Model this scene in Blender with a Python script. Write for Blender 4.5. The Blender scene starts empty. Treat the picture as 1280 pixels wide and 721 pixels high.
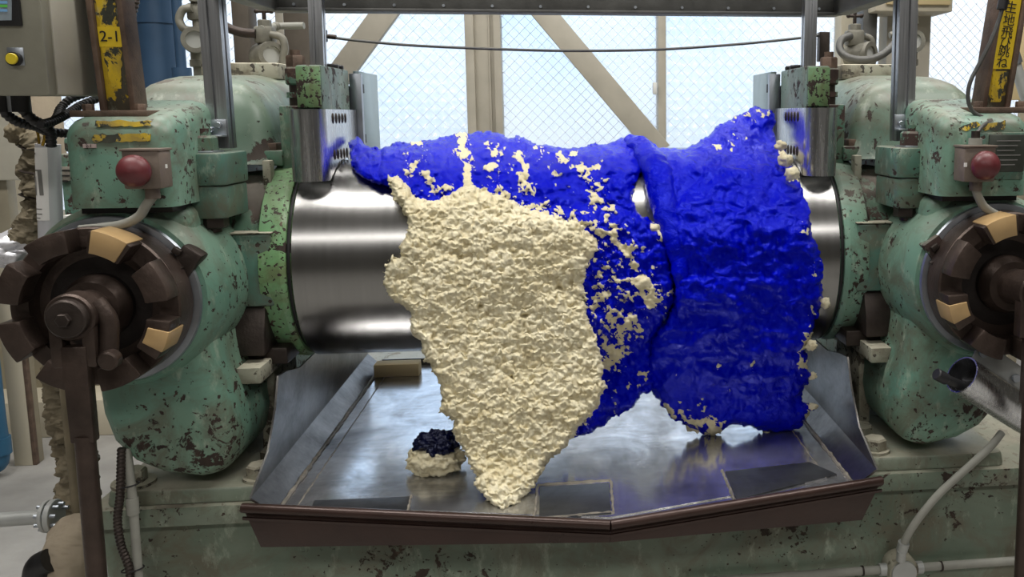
import bpy, bmesh, math, random
import numpy as np
from mathutils import Vector, Matrix, Quaternion

random.seed(11)
SC = bpy.context.scene
COL = SC.collection

# ------------------------------------------------------------------ camera
FPX, PPX, PPY = 1103.0, 821.0, 297.0            # focal length and principal point, image taken as 1280x721
TILT, YAW, ROLL = math.radians(8.0), math.radians(6.0), math.radians(-0.2)
CAM = np.array([-0.02, -2.13, 1.46])
_ct, _st, _cy, _sy = math.cos(TILT), math.sin(TILT), math.cos(YAW), math.sin(YAW)
FW = np.array([_sy * _ct, _cy * _ct, -_st])
_r0 = np.array([_cy, -_sy, 0.0]); _u0 = np.cross(_r0, FW)
RT = math.cos(ROLL) * _r0 + math.sin(ROLL) * _u0
UP = -math.sin(ROLL) * _r0 + math.cos(ROLL) * _u0
cam_data = bpy.data.cameras.new('camera')
cam = bpy.data.objects.new('camera', cam_data); COL.objects.link(cam)
cam.matrix_world = Matrix(((RT[0], UP[0], -FW[0], CAM[0]), (RT[1], UP[1], -FW[1], CAM[1]),
                           (RT[2], UP[2], -FW[2], CAM[2]), (0, 0, 0, 1)))
cam_data.sensor_width = 36.0
cam_data.lens = FPX / 1280 * 36.0
cam_data.shift_x = (640 - PPX) / 1280
cam_data.shift_y = (PPY - 360.5) / 1280
cam_data.clip_start = 0.05
SC.camera = cam

# ------------------------------------------------------------------ view, sky, lamps
SC.view_settings.view_transform = 'Standard'
SC.view_settings.look = 'None'
SC.view_settings.gamma = 1.0
SC.view_settings.exposure = 0.3
world = bpy.data.worlds.new('sky'); SC.world = world
world.use_nodes = True
wn, wl = world.node_tree.nodes, world.node_tree.links
wn.clear()
w_out = wn.new('ShaderNodeOutputWorld'); w_bg = wn.new('ShaderNodeBackground')
w_tc = wn.new('ShaderNodeTexCoord'); w_no = wn.new('ShaderNodeTexNoise'); w_ra = wn.new('ShaderNodeValToRGB')
w_no.inputs['Scale'].default_value = 3.4; w_no.inputs['Detail'].default_value = 4
w_ra.color_ramp.elements[0].position = 0.42; w_ra.color_ramp.elements[0].color = (0.45, 0.69, 1.0, 1)
w_ra.color_ramp.elements[1].position = 0.60; w_ra.color_ramp.elements[1].color = (0.93, 0.96, 1.0, 1)
w_bg.inputs['Strength'].default_value = 1.5
wl.new(w_tc.outputs['Generated'], w_no.inputs['Vector']); wl.new(w_no.outputs['Fac'], w_ra.inputs['Fac'])
w_sp = wn.new('ShaderNodeSeparateXYZ'); w_gr = wn.new('ShaderNodeValToRGB'); w_mx = wn.new('ShaderNodeMix'); w_mx.data_type = 'RGBA'
w_gr.color_ramp.elements[0].position = 0.44; w_gr.color_ramp.elements[1].position = 0.56      # ground and hazy horizon below the sky
w_ma = wn.new('ShaderNodeMath'); w_ma.operation = 'MULTIPLY_ADD'; w_ma.inputs[1].default_value = 0.5; w_ma.inputs[2].default_value = 0.5
wl.new(w_tc.outputs['Generated'], w_sp.inputs[0]); wl.new(w_sp.outputs['Z'], w_ma.inputs[0]); wl.new(w_ma.outputs[0], w_gr.inputs['Fac'])
wl.new(w_gr.outputs['Color'], w_mx.inputs[0]); w_mx.inputs[6].default_value = (0.42, 0.44, 0.45, 1); wl.new(w_ra.outputs['Color'], w_mx.inputs[7])
wl.new(w_mx.outputs[2], w_bg.inputs['Color']); wl.new(w_bg.outputs[0], w_out.inputs[0])

CEIL = 4.3
LAMPS = [(-1.6, -5.0), (1.6, -5.0), (-1.5, -0.8), (1.5, -0.8), (-1.4, 1.5), (1.4, 1.5)]
LAMP_W = [56, 56, 66, 66, 40, 40]
def area(name, loc, sx, sy, power, col=(1, .97, .92)):
    d = bpy.data.lights.new(name, 'AREA'); d.shape = 'RECTANGLE'; d.size = sx; d.size_y = sy
    d.energy = power; d.color = col
    o = bpy.data.objects.new(name, d); o.location = loc; COL.objects.link(o)
    return o
for (lx, ly), lw in zip(LAMPS, LAMP_W):
    area('ceiling_light_tube', (lx, ly, CEIL - 0.30), 2.3, 0.62, lw)

# ------------------------------------------------------------------ helpers
def ray(px, py):
    return FW + RT * ((px - PPX) / FPX) - UP * ((py - PPY) / FPX)
def P(px, py, **k):
    """the point of a named plane (Y=, Z= or X=) that lies in this direction"""
    a, v = list(k.items())[0]
    i = 'XYZ'.index(a); d = ray(px, py)
    return Vector(CAM + d * ((v - CAM[i]) / d[i]))

def setp(o, label=None, cat=None, group=None, kind=None):
    if label: o['label'] = label
    if cat: o['category'] = cat
    if group: o['group'] = group
    if kind: o['kind'] = kind
    return o

ORIG = {}
def thing(name, label, cat, loc=(0, 0, 0), group=None, kind=None):
    o = bpy.data.objects.new(name, None); COL.objects.link(o)
    o.location = loc; o.empty_display_size = 0.05
    ORIG[o.name] = Vector(loc)
    return setp(o, label, cat, group, kind)

def link_mesh(name, me, mat, parent=None, label=None):
    o = bpy.data.objects.new(name, me); COL.objects.link(o)
    if mat: me.materials.append(mat)
    if parent is not None:
        o.parent = parent
        off = ORIG.get(parent.name, Vector((0, 0, 0)))
        me.transform(Matrix.Translation(-off))
        ORIG[o.name] = off
    if label: o['label'] = label
    return o

def basis(d):
    d = Vector(d).normalized()
    a = Vector((0, 0, 1)) if abs(d.z) < 0.9 else Vector((1, 0, 0))
    u = d.cross(a).normalized(); v = d.cross(u).normalized()
    return d, u, v

def smooth_path(pts, n=6):
    pts = [Vector(p) for p in pts]
    if len(pts) < 3: return pts
    q = [pts[0] * 2 - pts[1]] + pts + [pts[-1] * 2 - pts[-2]]
    out = []
    for i in range(1, len(q) - 2):
        for k in range(n):
            t = k / n
            a, b, c, d = q[i - 1], q[i], q[i + 1], q[i + 2]
            out.append(0.5 * ((2 * b) + (c - a) * t + (2 * a - 5 * b + 4 * c - d) * t * t + (3 * b - a - 3 * c + d) * t ** 3))
    out.append(pts[-1])
    return out

class MB:
    def __init__(self):
        self.bm = bmesh.new()
    def _bevel(self, faces, b, seg=2, angle=25):
        if b <= 0: return
        es = set()
        for f in faces:
            for e in f.edges:
                if len(e.link_faces) == 2 and math.degrees(e.calc_face_angle(0)) > angle: es.add(e)
        bmesh.ops.bevel(self.bm, geom=list(es), offset=b, segments=seg, affect='EDGES', profile=0.5, clamp_overlap=True)
    def hull(self, rings, b=0, seg=2, closed=True, caps=True, angle=25):
        """skin between rings of equal point count"""
        bm = self.bm; R = [[bm.verts.new(p) for p in r] for r in rings]; fs = []
        n = len(R[0])
        for i in range(len(R) - 1):
            for j in range(n if closed else n - 1):
                k = (j + 1) % n
                fs.append(bm.faces.new((R[i][j], R[i][k], R[i + 1][k], R[i + 1][j])))
        if caps and closed:
            fs.append(bm.faces.new(R[0][::-1])); fs.append(bm.faces.new(R[-1]))
        bmesh.ops.recalc_face_normals(bm, faces=fs)
        self._bevel(fs, b, seg, angle)
        return self
    def box(self, x0, x1, y0, y1, z0, z1, b=0.0, seg=2):
        r = lambda z: [(x0, y0, z), (x1, y0, z), (x1, y1, z), (x0, y1, z)]
        return self.hull([r(z0), r(z1)], b, seg)
    def prism(self, poly, axis, a0, a1, b=0.0, seg=2, angle=25):
        """poly: 2-D points in the plane across axis ('x': (y,z), 'y': (x,z), 'z': (x,y))"""
        def at(p, a):
            return {'x': (a, p[0], p[1]), 'y': (p[0], a, p[1]), 'z': (p[0], p[1], a)}[axis]
        return self.hull([[at(p, a0) for p in poly], [at(p, a1) for p in poly]], b, seg, angle=angle)
    def slab(self, pts, off, b=0.0):
        """a flat or bent polygon of 3-D points given a thickness vector"""
        off = Vector(off)
        return self.hull([[Vector(p) for p in pts], [Vector(p) + off for p in pts]], b)
    def lathe(self, o, d, prof, n=40, a0=0, a1=360, b=0, angle=25):
        o = Vector(o); d, u, v = basis(d)
        full = abs(a1 - a0) >= 359.9
        m = n if full else n + 1
        rings = []
        for k in range(m):
            a = math.radians(a0 + (a1 - a0) * k / n)
            e = u * math.cos(a) + v * math.sin(a)
            rings.append([o + d * t + e * max(r, 1e-4) for t, r in prof])
        if full:
            bm = self.bm; R = [[bm.verts.new(p) for p in r] for r in rings]; fs = []
            for i in range(m):
                for j in range(len(prof) - 1):
                    k = (i + 1) % m
                    fs.append(bm.faces.new((R[i][j], R[i][j + 1], R[k][j + 1], R[k][j])))
            for j in (0, -1):
                if prof[j][1] > 2e-4 and prof[0] != prof[-1]:
                    fs.append(bm.faces.new([R[i][j] for i in range(m)]))
            bmesh.ops.remove_doubles(bm, verts=[x for r in R for x in r if x.is_valid], dist=1.5e-4)
            bmesh.ops.recalc_face_normals(bm, faces=bm.faces[:])
        else:
            self.hull(rings, b, angle=angle)
        return self
    def cyl(self, p0, p1, r, r1=None, n=24, ch=0.0):
        p0, p1 = Vector(p0), Vector(p1); L = (p1 - p0).length
        r1 = r if r1 is None else r1
        pr = [(0, r), (L, r1)] if ch <= 0 else [(0, r - ch), (ch, r), (L - ch, r1), (L, r1 - ch)]
        return self.lathe(p0, p1 - p0, pr, n)
    def hexa(self, p, d, r, h, ch=0.15):
        return self.lathe(p, d, [(0, r), (h * (1 - ch), r), (h, r * 0.86)], 6)
    def tube(self, pts, r, n=10, sm=6, radii=None):
        pts = smooth_path(pts, sm) if sm else [Vector(p) for p in pts]
        m = len(pts); rings = []; pu = None
        for i, p in enumerate(pts):
            t = (pts[min(i + 1, m - 1)] - pts[max(i - 1, 0)]).normalized()
            if pu is None: _, pu, _ = basis(t)
            pu = (pu - t * pu.dot(t)).normalized(); v = t.cross(pu)
            rr = radii(i / (m - 1)) if radii else r
            rings.append([p + (pu * math.cos(2 * math.pi * k / n) + v * math.sin(2 * math.pi * k / n)) * rr for k in range(n)])
        return self.hull(rings)
    def ribbed(self, pts, r, pitch=0.008, depth=0.18, n=12):
        pts = smooth_path(pts, 10)
        L = [0]
        for a, b in zip(pts, pts[1:]): L.append(L[-1] + (b - a).length)
        out = []; k = 0; N = max(4, int(L[-1] / (pitch / 2)))
        for i in range(N + 1):
            s = L[-1] * i / N
            while k < len(L) - 2 and L[k + 1] < s: k += 1
            f = (s - L[k]) / max(1e-9, L[k + 1] - L[k])
            out.append(pts[k].lerp(pts[k + 1], f))
        self._i = -1
        def rad(_t):
            self._i += 1
            return r * (1 if self._i % 2 else 1 - depth)
        return self.tube(out, r, n, 0, rad)
    def ball(self, c, rx, ry=None, rz=None, n=24, m=14):
        ry = rx if ry is None else ry; rz = rx if rz is None else rz
        ret = bmesh.ops.create_uvsphere(self.bm, u_segments=n, v_segments=m, radius=1.0)
        for w in ret['verts']: w.co = Vector((w.co.x * rx, w.co.y * ry, w.co.z * rz)) + Vector(c)
        return self
    def xform(self, M):
        bmesh.ops.transform(self.bm, matrix=M, verts=self.bm.verts[:]); return self
    def build(self, name, mat, parent=None, label=None, sharp=35):
        me = bpy.data.meshes.new(name); self.bm.to_mesh(me); self.bm.free()
        me.polygons.foreach_set('use_smooth', [True] * len(me.polygons))
        me.set_sharp_from_angle(angle=math.radians(sharp))
        return link_mesh(name, me, mat, parent, label)

def rrect(x0, x1, y0, y1, r, z, k=5):
    out = []
    for cx, cy, a in ((x1 - r, y1 - r, 0), (x0 + r, y1 - r, 90), (x0 + r, y0 + r, 180), (x1 - r, y0 + r, 270)):
        for i in range(k):
            t = math.radians(a + 90 * i / (k - 1))
            out.append((cx + r * math.cos(t), cy + r * math.sin(t), z))
    return out

# numpy noise ------------------------------------------------------
def _h(ix, iy, seed):
    h = (ix.astype(np.int64) * 374761393 + iy.astype(np.int64) * 668265263 + seed * 974634777) & 0x7fffffff
    h = ((h ^ (h >> 13)) * 1274126177) & 0x7fffffff
    h = h ^ (h >> 16)
    return (h & 0xffff) / 65535.0
def vnoise(x, y, seed=0):
    ix, iy = np.floor(x), np.floor(y); fx, fy = x - ix, y - iy
    fx = fx * fx * fx * (fx * (fx * 6 - 15) + 10); fy = fy * fy * fy * (fy * (fy * 6 - 15) + 10)
    a, b = _h(ix, iy, seed), _h(ix + 1, iy, seed); c, d = _h(ix, iy + 1, seed), _h(ix + 1, iy + 1, seed)
    return (a + (b - a) * fx) * (1 - fy) + (c + (d - c) * fx) * fy
def fbm(x, y, seed=0, o=4, gain=0.5):
    s = 0; a = 1; t = 0
    for k in range(o):
        s = s + a * vnoise(x * 2 ** k + 17.3 * k, y * 2 ** k - 9.1 * k, seed + k); t += a; a *= gain
    return s / t
def worley(x, y, seed=0):
    ix, iy = np.floor(x), np.floor(y); best = np.full(np.shape(x), 9.0)
    for dx in (-1, 0, 1):
        for dy in (-1, 0, 1):
            cx, cy = ix + dx, iy + dy
            qx = cx + 0.1 + 0.8 * _h(cx, cy, seed); qy = cy + 0.1 + 0.8 * _h(cx, cy, seed + 77)
            best = np.minimum(best, (x - qx) ** 2 + (y - qy) ** 2)
    return np.sqrt(best)
def sd_poly(x, y, poly):
    """signed distance, positive inside"""
    p = np.array(poly, float); q = np.roll(p, -1, 0)
    d = np.full(np.shape(x), 1e9); ins = np.zeros(np.shape(x), bool)
    for (ax, ay), (bx, by) in zip(p, q):
        ex, ey = bx - ax, by - ay; L = ex * ex + ey * ey + 1e-12
        t = np.clip(((x - ax) * ex + (y - ay) * ey) / L, 0, 1)
        d = np.minimum(d, (x - ax - t * ex) ** 2 + (y - ay - t * ey) ** 2)
        c = ((ay > y) != (by > y)) & (x < (bx - ax) * (y - ay) / (by - ay + 1e-12) + ax)
        ins ^= c
    d = np.sqrt(d)
    return np.where(ins, d, -d)
def d_line(x, y, pts):
    d = np.full(np.shape(x), 1e9)
    for (ax, ay), (bx, by) in zip(pts, pts[1:]):
        ex, ey = bx - ax, by - ay; L = ex * ex + ey * ey + 1e-12
        t = np.clip(((x - ax) * ex + (y - ay) * ey) / L, 0, 1)
        d = np.minimum(d, (x - ax - t * ex) ** 2 + (y - ay - t * ey) ** 2)
    return np.sqrt(d)

# ------------------------------------------------------------------ materials
def lin(r, g, b):
    f = lambda c: (c / 255 / 12.92) if c / 255 <= 0.04045 else ((c / 255 + 0.055) / 1.055) ** 2.4
    return (f(r), f(g), f(b), 1)

class NT:
    def __init__(self, name):
        self.m = bpy.data.materials.new(name); self.m.use_nodes = True
        self.t = self.m.node_tree; self.n = self.t.nodes; self.l = self.t.links
        self.b = self.n['Principled BSDF']; self.tc = self.n.new('ShaderNodeTexCoord')
    def set(self, **k):
        for a, v in k.items():
            i = self.b.inputs[a.replace('_', ' ')]
            if hasattr(v, 'is_linked') or hasattr(v, 'links'): self.l.new(v, i)
            else: i.default_value = v
        return self
    def map(self, scale=(1, 1, 1), rot=(0, 0, 0)):
        mp = self.n.new('ShaderNodeMapping'); mp.inputs['Scale'].default_value = scale; mp.inputs['Rotation'].default_value = rot
        self.l.new(self.tc.outputs['Object'], mp.inputs['Vector']); return mp.outputs[0]
    def noise(self, scale, detail=4, rough=0.55, vec=None, dist=0.0):
        x = self.n.new('ShaderNodeTexNoise'); x.inputs['Scale'].default_value = scale; x.inputs['Detail'].default_value = detail
        x.inputs['Roughness'].default_value = rough; x.inputs['Distortion'].default_value = dist
        self.l.new(vec if vec is not None else self.tc.outputs['Object'], x.inputs['Vector']); return x.outputs['Fac']
    def voro(self, scale, vec=None, feature='F1', rand=1.0):
        x = self.n.new('ShaderNodeTexVoronoi'); x.inputs['Scale'].default_value = scale; x.feature = feature
        x.inputs['Randomness'].default_value = rand
        self.l.new(vec if vec is not None else self.tc.outputs['Object'], x.inputs['Vector']); return x.outputs['Distance']
    def ramp(self, fac, stops):
        x = self.n.new('ShaderNodeValToRGB'); e = x.color_ramp.elements
        while len(e) < len(stops): e.new(0.5)
        for k, (p, c) in zip(e, stops):
            k.position = p; k.color = c if hasattr(c, '__len__') else (c, c, c, 1)
        self.l.new(fac, x.inputs['Fac']); return x.outputs['Color']
    def mix(self, fac, a, b):
        x = self.n.new('ShaderNodeMix'); x.data_type = 'RGBA'
        for i, v in ((0, fac), (6, a), (7, b)):
            if hasattr(v, 'links'): self.l.new(v, x.inputs[i])
            else: x.inputs[i].default_value = v
        return x.outputs[2]
    def math(self, op, a, b=0.0, clamp=False):
        x = self.n.new('ShaderNodeMath'); x.operation = op; x.use_clamp = clamp
        for i, v in ((0, a), (1, b)):
            if hasattr(v, 'links'): self.l.new(v, x.inputs[i])
            else: x.inputs[i].default_value = v
        return x.outputs[0]
    def bump(self, h, strength=0.3, dist=0.01):
        x = self.n.new('ShaderNodeBump'); x.inputs['Strength'].default_value = strength; x.inputs['Distance'].default_value = dist
        self.l.new(h, x.inputs['Height']); self.l.new(x.outputs[0], self.b.inputs['Normal']); return self
    def upness(self):
        g = self.n.new('ShaderNodeNewGeometry'); s = self.n.new('ShaderNodeSeparateXYZ')
        self.l.new(g.outputs['Normal'], s.inputs[0]); return s.outputs['Z']
    def attr(self, name):
        x = self.n.new('ShaderNodeAttribute'); x.attribute_name = name; return x.outputs['Fac']

def plain(name, col, rough=0.5, metal=0.0, var=0.25, scale=12, bump=0.0, coat=0):
    t = NT(name); c = t.noise(scale, 5)
    d = tuple(x * (1 - var) for x in col[:3]) + (1,); e = tuple(min(1, x * (1 + var)) for x in col[:3]) + (1,)
    t.set(Base_Color=t.ramp(c, [(0.3, d), (0.7, e)]), Metallic=metal)
    t.set(Roughness=t.ramp(c, [(0.3, max(0.05, rough - 0.08)), (0.7, min(1, rough + 0.08))]))
    if bump: t.bump(t.noise(scale * 8, 4), bump, 0.004)
    return t.m

def paint(name, c1, c2, chip=lin(62, 48, 40), thr=0.60, scale=16, dust=0.5, rough=0.42, seed=0.0, dustcol=lin(176, 172, 160), scat=0.62):
    """chipped, dusty enamel over rusty iron"""
    t = NT(name)
    vec = t.map((1, 1, 1), (seed, seed * 1.7, 0))
    base = t.mix(t.ramp(t.noise(3.2, 5, 0.6, vec), [(0.35, 0.0), (0.65, 1.0)]), c1, c2)
    grime = t.ramp(t.noise(9.0, 8, 0.7, vec, 0.8), [(0.45, 0.0), (0.63, 0.9)])
    base = t.mix(grime, base, tuple(a * 0.28 + b * 0.55 for a, b in zip(c1[:3], lin(112, 98, 78)[:3])) + (1,))
    pale = t.ramp(t.noise(26, 6, 0.72, t.map((1, 1, 0.45), (seed, 0, seed))), [(0.56, 0.0), (0.68, 0.55)])
    base = t.mix(pale, base, lin(172, 182, 164))
    big = t.noise(2.6, 3, 0.5, vec); fine = t.noise(scale, 8, 0.68, vec, 0.35); spk = t.noise(scale * 3.5, 3, 0.5, vec)
    f = t.math('ADD', t.math('MULTIPLY', big, 0.45), t.math('MULTIPLY', fine, 0.75))
    m1 = t.ramp(f, [(thr - 0.006, 0.0), (thr + 0.012, 1.0)])
    m2 = t.ramp(t.math('ADD', t.math('MULTIPLY', spk, 0.8), t.math('MULTIPLY', big, 0.3)), [(scat - 0.01, 0.0), (scat + 0.015, 1.0)])
    m = t.math('MAXIMUM', m1, m2)
    rust = t.ramp(t.noise(scale * 1.3, 4, 0.6, vec), [(0.35, tuple(x * 0.45 for x in chip[:3]) + (1,)), (0.65, chip), (0.8, lin(118, 100, 84))])
    col = t.mix(m, base, rust)
    if dust > 0:
        up = t.ramp(t.upness(), [(0.35, 0.0), (0.95, 1.0)])
        dm = t.math('MULTIPLY', up, t.ramp(t.noise(9, 5, 0.6, vec), [(0.3, dust * 0.35), (0.7, dust)]))
        col = t.mix(dm, col, dustcol)
    t.set(Base_Color=col, Roughness=t.ramp(m, [(0, rough), (1, 0.75)]))
    t.bump(t.math('SUBTRACT', t.math('MULTIPLY', t.noise(40, 3), 0.25), m), 0.5, 0.0025)
    return t.m

def brushed(name, c1, c2, rough=0.28, stretch=(1, 60, 60), scale=6, metal=1.0, aniso=0.0, smudge=0.12, bump=0.05):
    t = NT(name)
    s = t.noise(scale, 5, 0.6, t.map(stretch)); g = t.noise(4, 5, 0.6)
    t.set(Base_Color=t.ramp(s, [(0.3, c1), (0.7, c2)]), Metallic=metal)
    r = t.math('ADD', t.math('MULTIPLY', s, 0.12 if bump > .02 else 0.05), t.math('MULTIPLY', g, smudge))
    t.set(Roughness=t.math('ADD', r, rough - 0.06 - smudge / 2))
    t.bump(s, bump, 0.001)
    return t.m

def worn_steel(name, lo, hi, rough, metal=0.9):
    t = NT(name)
    a = t.noise(5, 8, 0.65, None, 0.8); b = t.noise(60, 6, 0.7, t.map((1, 0.25, 1), (0, 0, 0.5))); c = t.noise(90, 3, 0.6, t.map((0.15, 1, 1), (0, 0, -0.4)))
    f = t.math('ADD', t.math('MULTIPLY', a, 0.75), t.math('MULTIPLY', t.math('ADD', b, c), 0.14))
    t.set(Base_Color=t.ramp(f, [(0.34, lo), (0.62, hi)]), Metallic=metal)
    t.set(Roughness=t.ramp(f, [(0.3, rough + 0.10), (0.65, rough)]))
    t.bump(f, 0.12, 0.003)
    return t.m

M = {}
M['green'] = paint('green_enamel', lin(96, 138, 122), lin(120, 150, 130), thr=0.685, scale=24, dust=0.35, scat=0.665)
M['green_dark'] = paint('dark_green_enamel', lin(76, 116, 104), lin(92, 126, 110), thr=0.67, dust=0.6, seed=1.3, scat=0.66)
M['green_bright'] = paint('bright_green_enamel', lin(124, 172, 108), lin(110, 156, 116), thr=0.69, scale=30, dust=0.35, seed=2.1, scat=0.64)
M['green_worn'] = paint('worn_green_enamel', lin(92, 128, 108), lin(78, 112, 94), chip=lin(72, 52, 46), thr=0.625, dust=0.6, seed=0.7, scat=0.66)
M['green_rear'] = paint('dusty_green_enamel', lin(92, 118, 104), lin(110, 130, 113), thr=0.67, scale=20, dust=0.34, seed=3.3, scat=0.70)
M['bed'] = paint('bed_enamel', lin(130, 140, 124), lin(100, 116, 100), chip=lin(70, 56, 46), thr=0.70, scale=26, dust=0.75, seed=4.0, scat=0.70, dustcol=lin(196, 190, 172))
M['dusty'] = paint('dust_caked_iron', lin(150, 150, 134), lin(176, 172, 154), chip=lin(100, 94, 82), thr=0.68, dust=1.0, seed=5.0, dustcol=lin(206, 200, 180), rough=0.8)
M['rust_iron'] = plain('rusty_iron', lin(108, 90, 78), 0.65, 0.35, 0.35, 30, 0.3)
M['dark_iron'] = plain('oily_dark_iron', lin(62, 54, 50), 0.45, 0.6, 0.35, 18, 0.2)
M['chuck'] = plain('brown_oiled_iron', lin(74, 62, 56), 0.42, 0.55, 0.38, 14, 0.25)
M['chuck_dark'] = plain('black_oiled_iron', lin(42, 36, 34), 0.5, 0.5, 0.3, 20, 0.2)
M['lip'] = plain('brown_painted_steel', lin(62, 45, 40), 0.34, 0.35, 0.22, 9, 0.12)
M['tape'] = plain('tan_packing_tape', lin(180, 150, 106), 0.4, 0, 0.12, 14)
M['roll'] = brushed('ground_roll_steel', lin(147, 146, 145), lin(154, 153, 152), 0.28, (26, 0.5, 0.5), 4, smudge=0.06, bump=0.008)
M['stainless'] = brushed('brushed_stainless', lin(178, 180, 184), lin(222, 222, 224), 0.26, (60, 60, 2), 4)
M['alu'] = brushed('anodised_aluminium', lin(172, 174, 178), lin(208, 210, 214), 0.34, (40, 40, 1), 6)
M['zinc'] = plain('zinc_plated_steel', lin(176, 182, 190), 0.35, 0.85, 0.1, 20)
M['tray'] = worn_steel('worn_tray_steel', lin(120, 120, 122), lin(236, 236, 238), 0.15)
M['tray_side'] = worn_steel('tray_side_steel', lin(58, 56, 54), lin(122, 120, 118), 0.28)
M['tray_patch'] = worn_steel('dark_patch_steel', lin(34, 35, 38), lin(70, 72, 76), 0.42, 0.5)
M['weld'] = plain('weld_bead_grey', lin(142, 136, 126), 0.6, 0.5, 0.3, 60, 0.3)
M['frame_grey'] = plain('dark_grey_galvanised', lin(92, 92, 90), 0.5, 0.4, 0.22, 16, 0.1)
M['beige'] = plain('beige_window_paint', lin(180, 174, 160), 0.5, 0, 0.1, 6)
M['wall'] = plain('cream_wall_paint', lin(196, 188, 168), 0.8, 0, 0.08, 3, 0.1)
M['wall_dark'] = plain('shop_wall_paint', lin(92, 90, 84), 0.85, 0, 0.12, 1.5)
M['ceil'] = plain('ceiling_paint', lin(150, 148, 142), 0.9, 0, 0.06, 2)
M['concrete'] = plain('dusty_concrete', lin(158, 156, 152), 0.75, 0, 0.22, 3.5, 0.25)
M['cabinet'] = plain('cabinet_grey_enamel', lin(142, 140, 126), 0.5, 0, 0.05, 40, 0.05)
M['cabinet_light'] = plain('cabinet_light_enamel', lin(188, 184, 170), 0.5, 0, 0.04, 30)
M['panel_grey'] = plain('blue_grey_panel', lin(142, 150, 152), 0.45, 0.1, 0.08, 12)
M['door_panel'] = plain('pale_blue_steel_panel', lin(164, 182, 186), 0.4, 0.35, 0.08, 10)
M['white'] = plain('white_plastic', lin(224, 224, 220), 0.45, 0, 0.03, 8)
M['black'] = plain('black_rubber', lin(30, 30, 32), 0.45, 0, 0.2, 20)
M['grey_pipe'] = plain('dusty_grey_pvc', lin(148, 148, 140), 0.6, 0, 0.12, 18)
M['valve'] = plain('dusty_cast_valve', lin(124, 122, 112), 0.55, 0.3, 0.25, 24, 0.2)
M['glass_disc'] = plain('sight_glass', lin(196, 198, 194), 0.12, 0.2, 0.08, 10)
M['blue_pipe'] = plain('navy_pipe_paint', lin(50, 76, 104), 0.45, 0, 0.22, 5)
M['cyan_pipe'] = plain('light_blue_pipe_paint', lin(44, 94, 126), 0.4, 0, 0.12, 8)
M['yellow'] = paint('chipped_yellow_paint', lin(216, 184, 30), lin(200, 168, 40), chip=lin(60, 62, 50), thr=0.60, dust=0, scale=20, scat=0.66)
M['yellow_clean'] = plain('yellow_sticker', lin(222, 190, 32), 0.5, 0, 0.05, 20)
M['yellow_button'] = plain('yellow_button_cap', lin(214, 192, 50), 0.35, 0, 0.05, 20)
M['beam_black'] = paint('black_over_yellow', lin(64, 62, 52), lin(78, 74, 60), chip=lin(208, 176, 40), thr=0.66, dust=0, scale=12, seed=1.9, scat=0.72)
M['red'] = plain('dusty_red_plastic', lin(100, 44, 48), 0.42, 0, 0.18, 30)
M['estop_box'] = plain('grey_brown_box', lin(116, 104, 94), 0.55, 0.1, 0.2, 22, 0.15)
M['ink'] = plain('black_ink', lin(26, 24, 22), 0.7, 0, 0, 5)
M['ink_grey'] = plain('grey_ink', lin(120, 118, 116), 0.7, 0, 0, 5)
M['paper'] = plain('label_paper', lin(228, 226, 224), 0.6, 0, 0.02, 5)
M['pink_paper'] = plain('faded_pink_sticker', lin(178, 160, 156), 0.6, 0, 0.05, 30)
M['plate'] = plain('dull_name_plate', lin(72, 76, 70), 0.45, 0.5, 0.2, 30)
M['canvas'] = plain('brown_wrapping_cloth', lin(122, 112, 92), 0.85, 0, 0.25, 12, 0.4)
M['lagging'] = plain('beige_lagging_cloth', lin(176, 162, 142), 0.9, 0, 0.12, 10, 0.3)
M['foil'] = plain('white_foil_sleeve', lin(216, 216, 222), 0.22, 0.35, 0.05, 6)
M['gold'] = plain('gold_wire', lin(196, 156, 60), 0.4, 0.7, 0.1, 30)
M['cream_panel'] = plain('cream_board', lin(206, 186, 142), 0.7, 0, 0.06, 5)
M['carton'] = plain('column_tan_paint', lin(150, 142, 122), 0.6, 0, 0.2, 6)
M['dark_column'] = plain('brown_column_paint', lin(92, 84, 74), 0.6, 0.1, 0.2, 8)
M['flange'] = plain('galvanised_flange', lin(182, 184, 182), 0.5, 0.4, 0.12, 14)

def tape_screen():
    t = NT('lit_screen')
    t.set(Base_Color=lin(150, 165, 175), Roughness=0.15); return t.m
M['screen'] = plain('film_covered_screen', lin(150, 162, 170), 0.2, 0.2, 0.2, 20)
M['screen_green'] = plain('green_screen_row', lin(96, 190, 80), 0.4, 0, 0, 5)
M['screen_blue'] = plain('blue_screen_row', lin(120, 170, 214), 0.4, 0, 0, 5)

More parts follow.
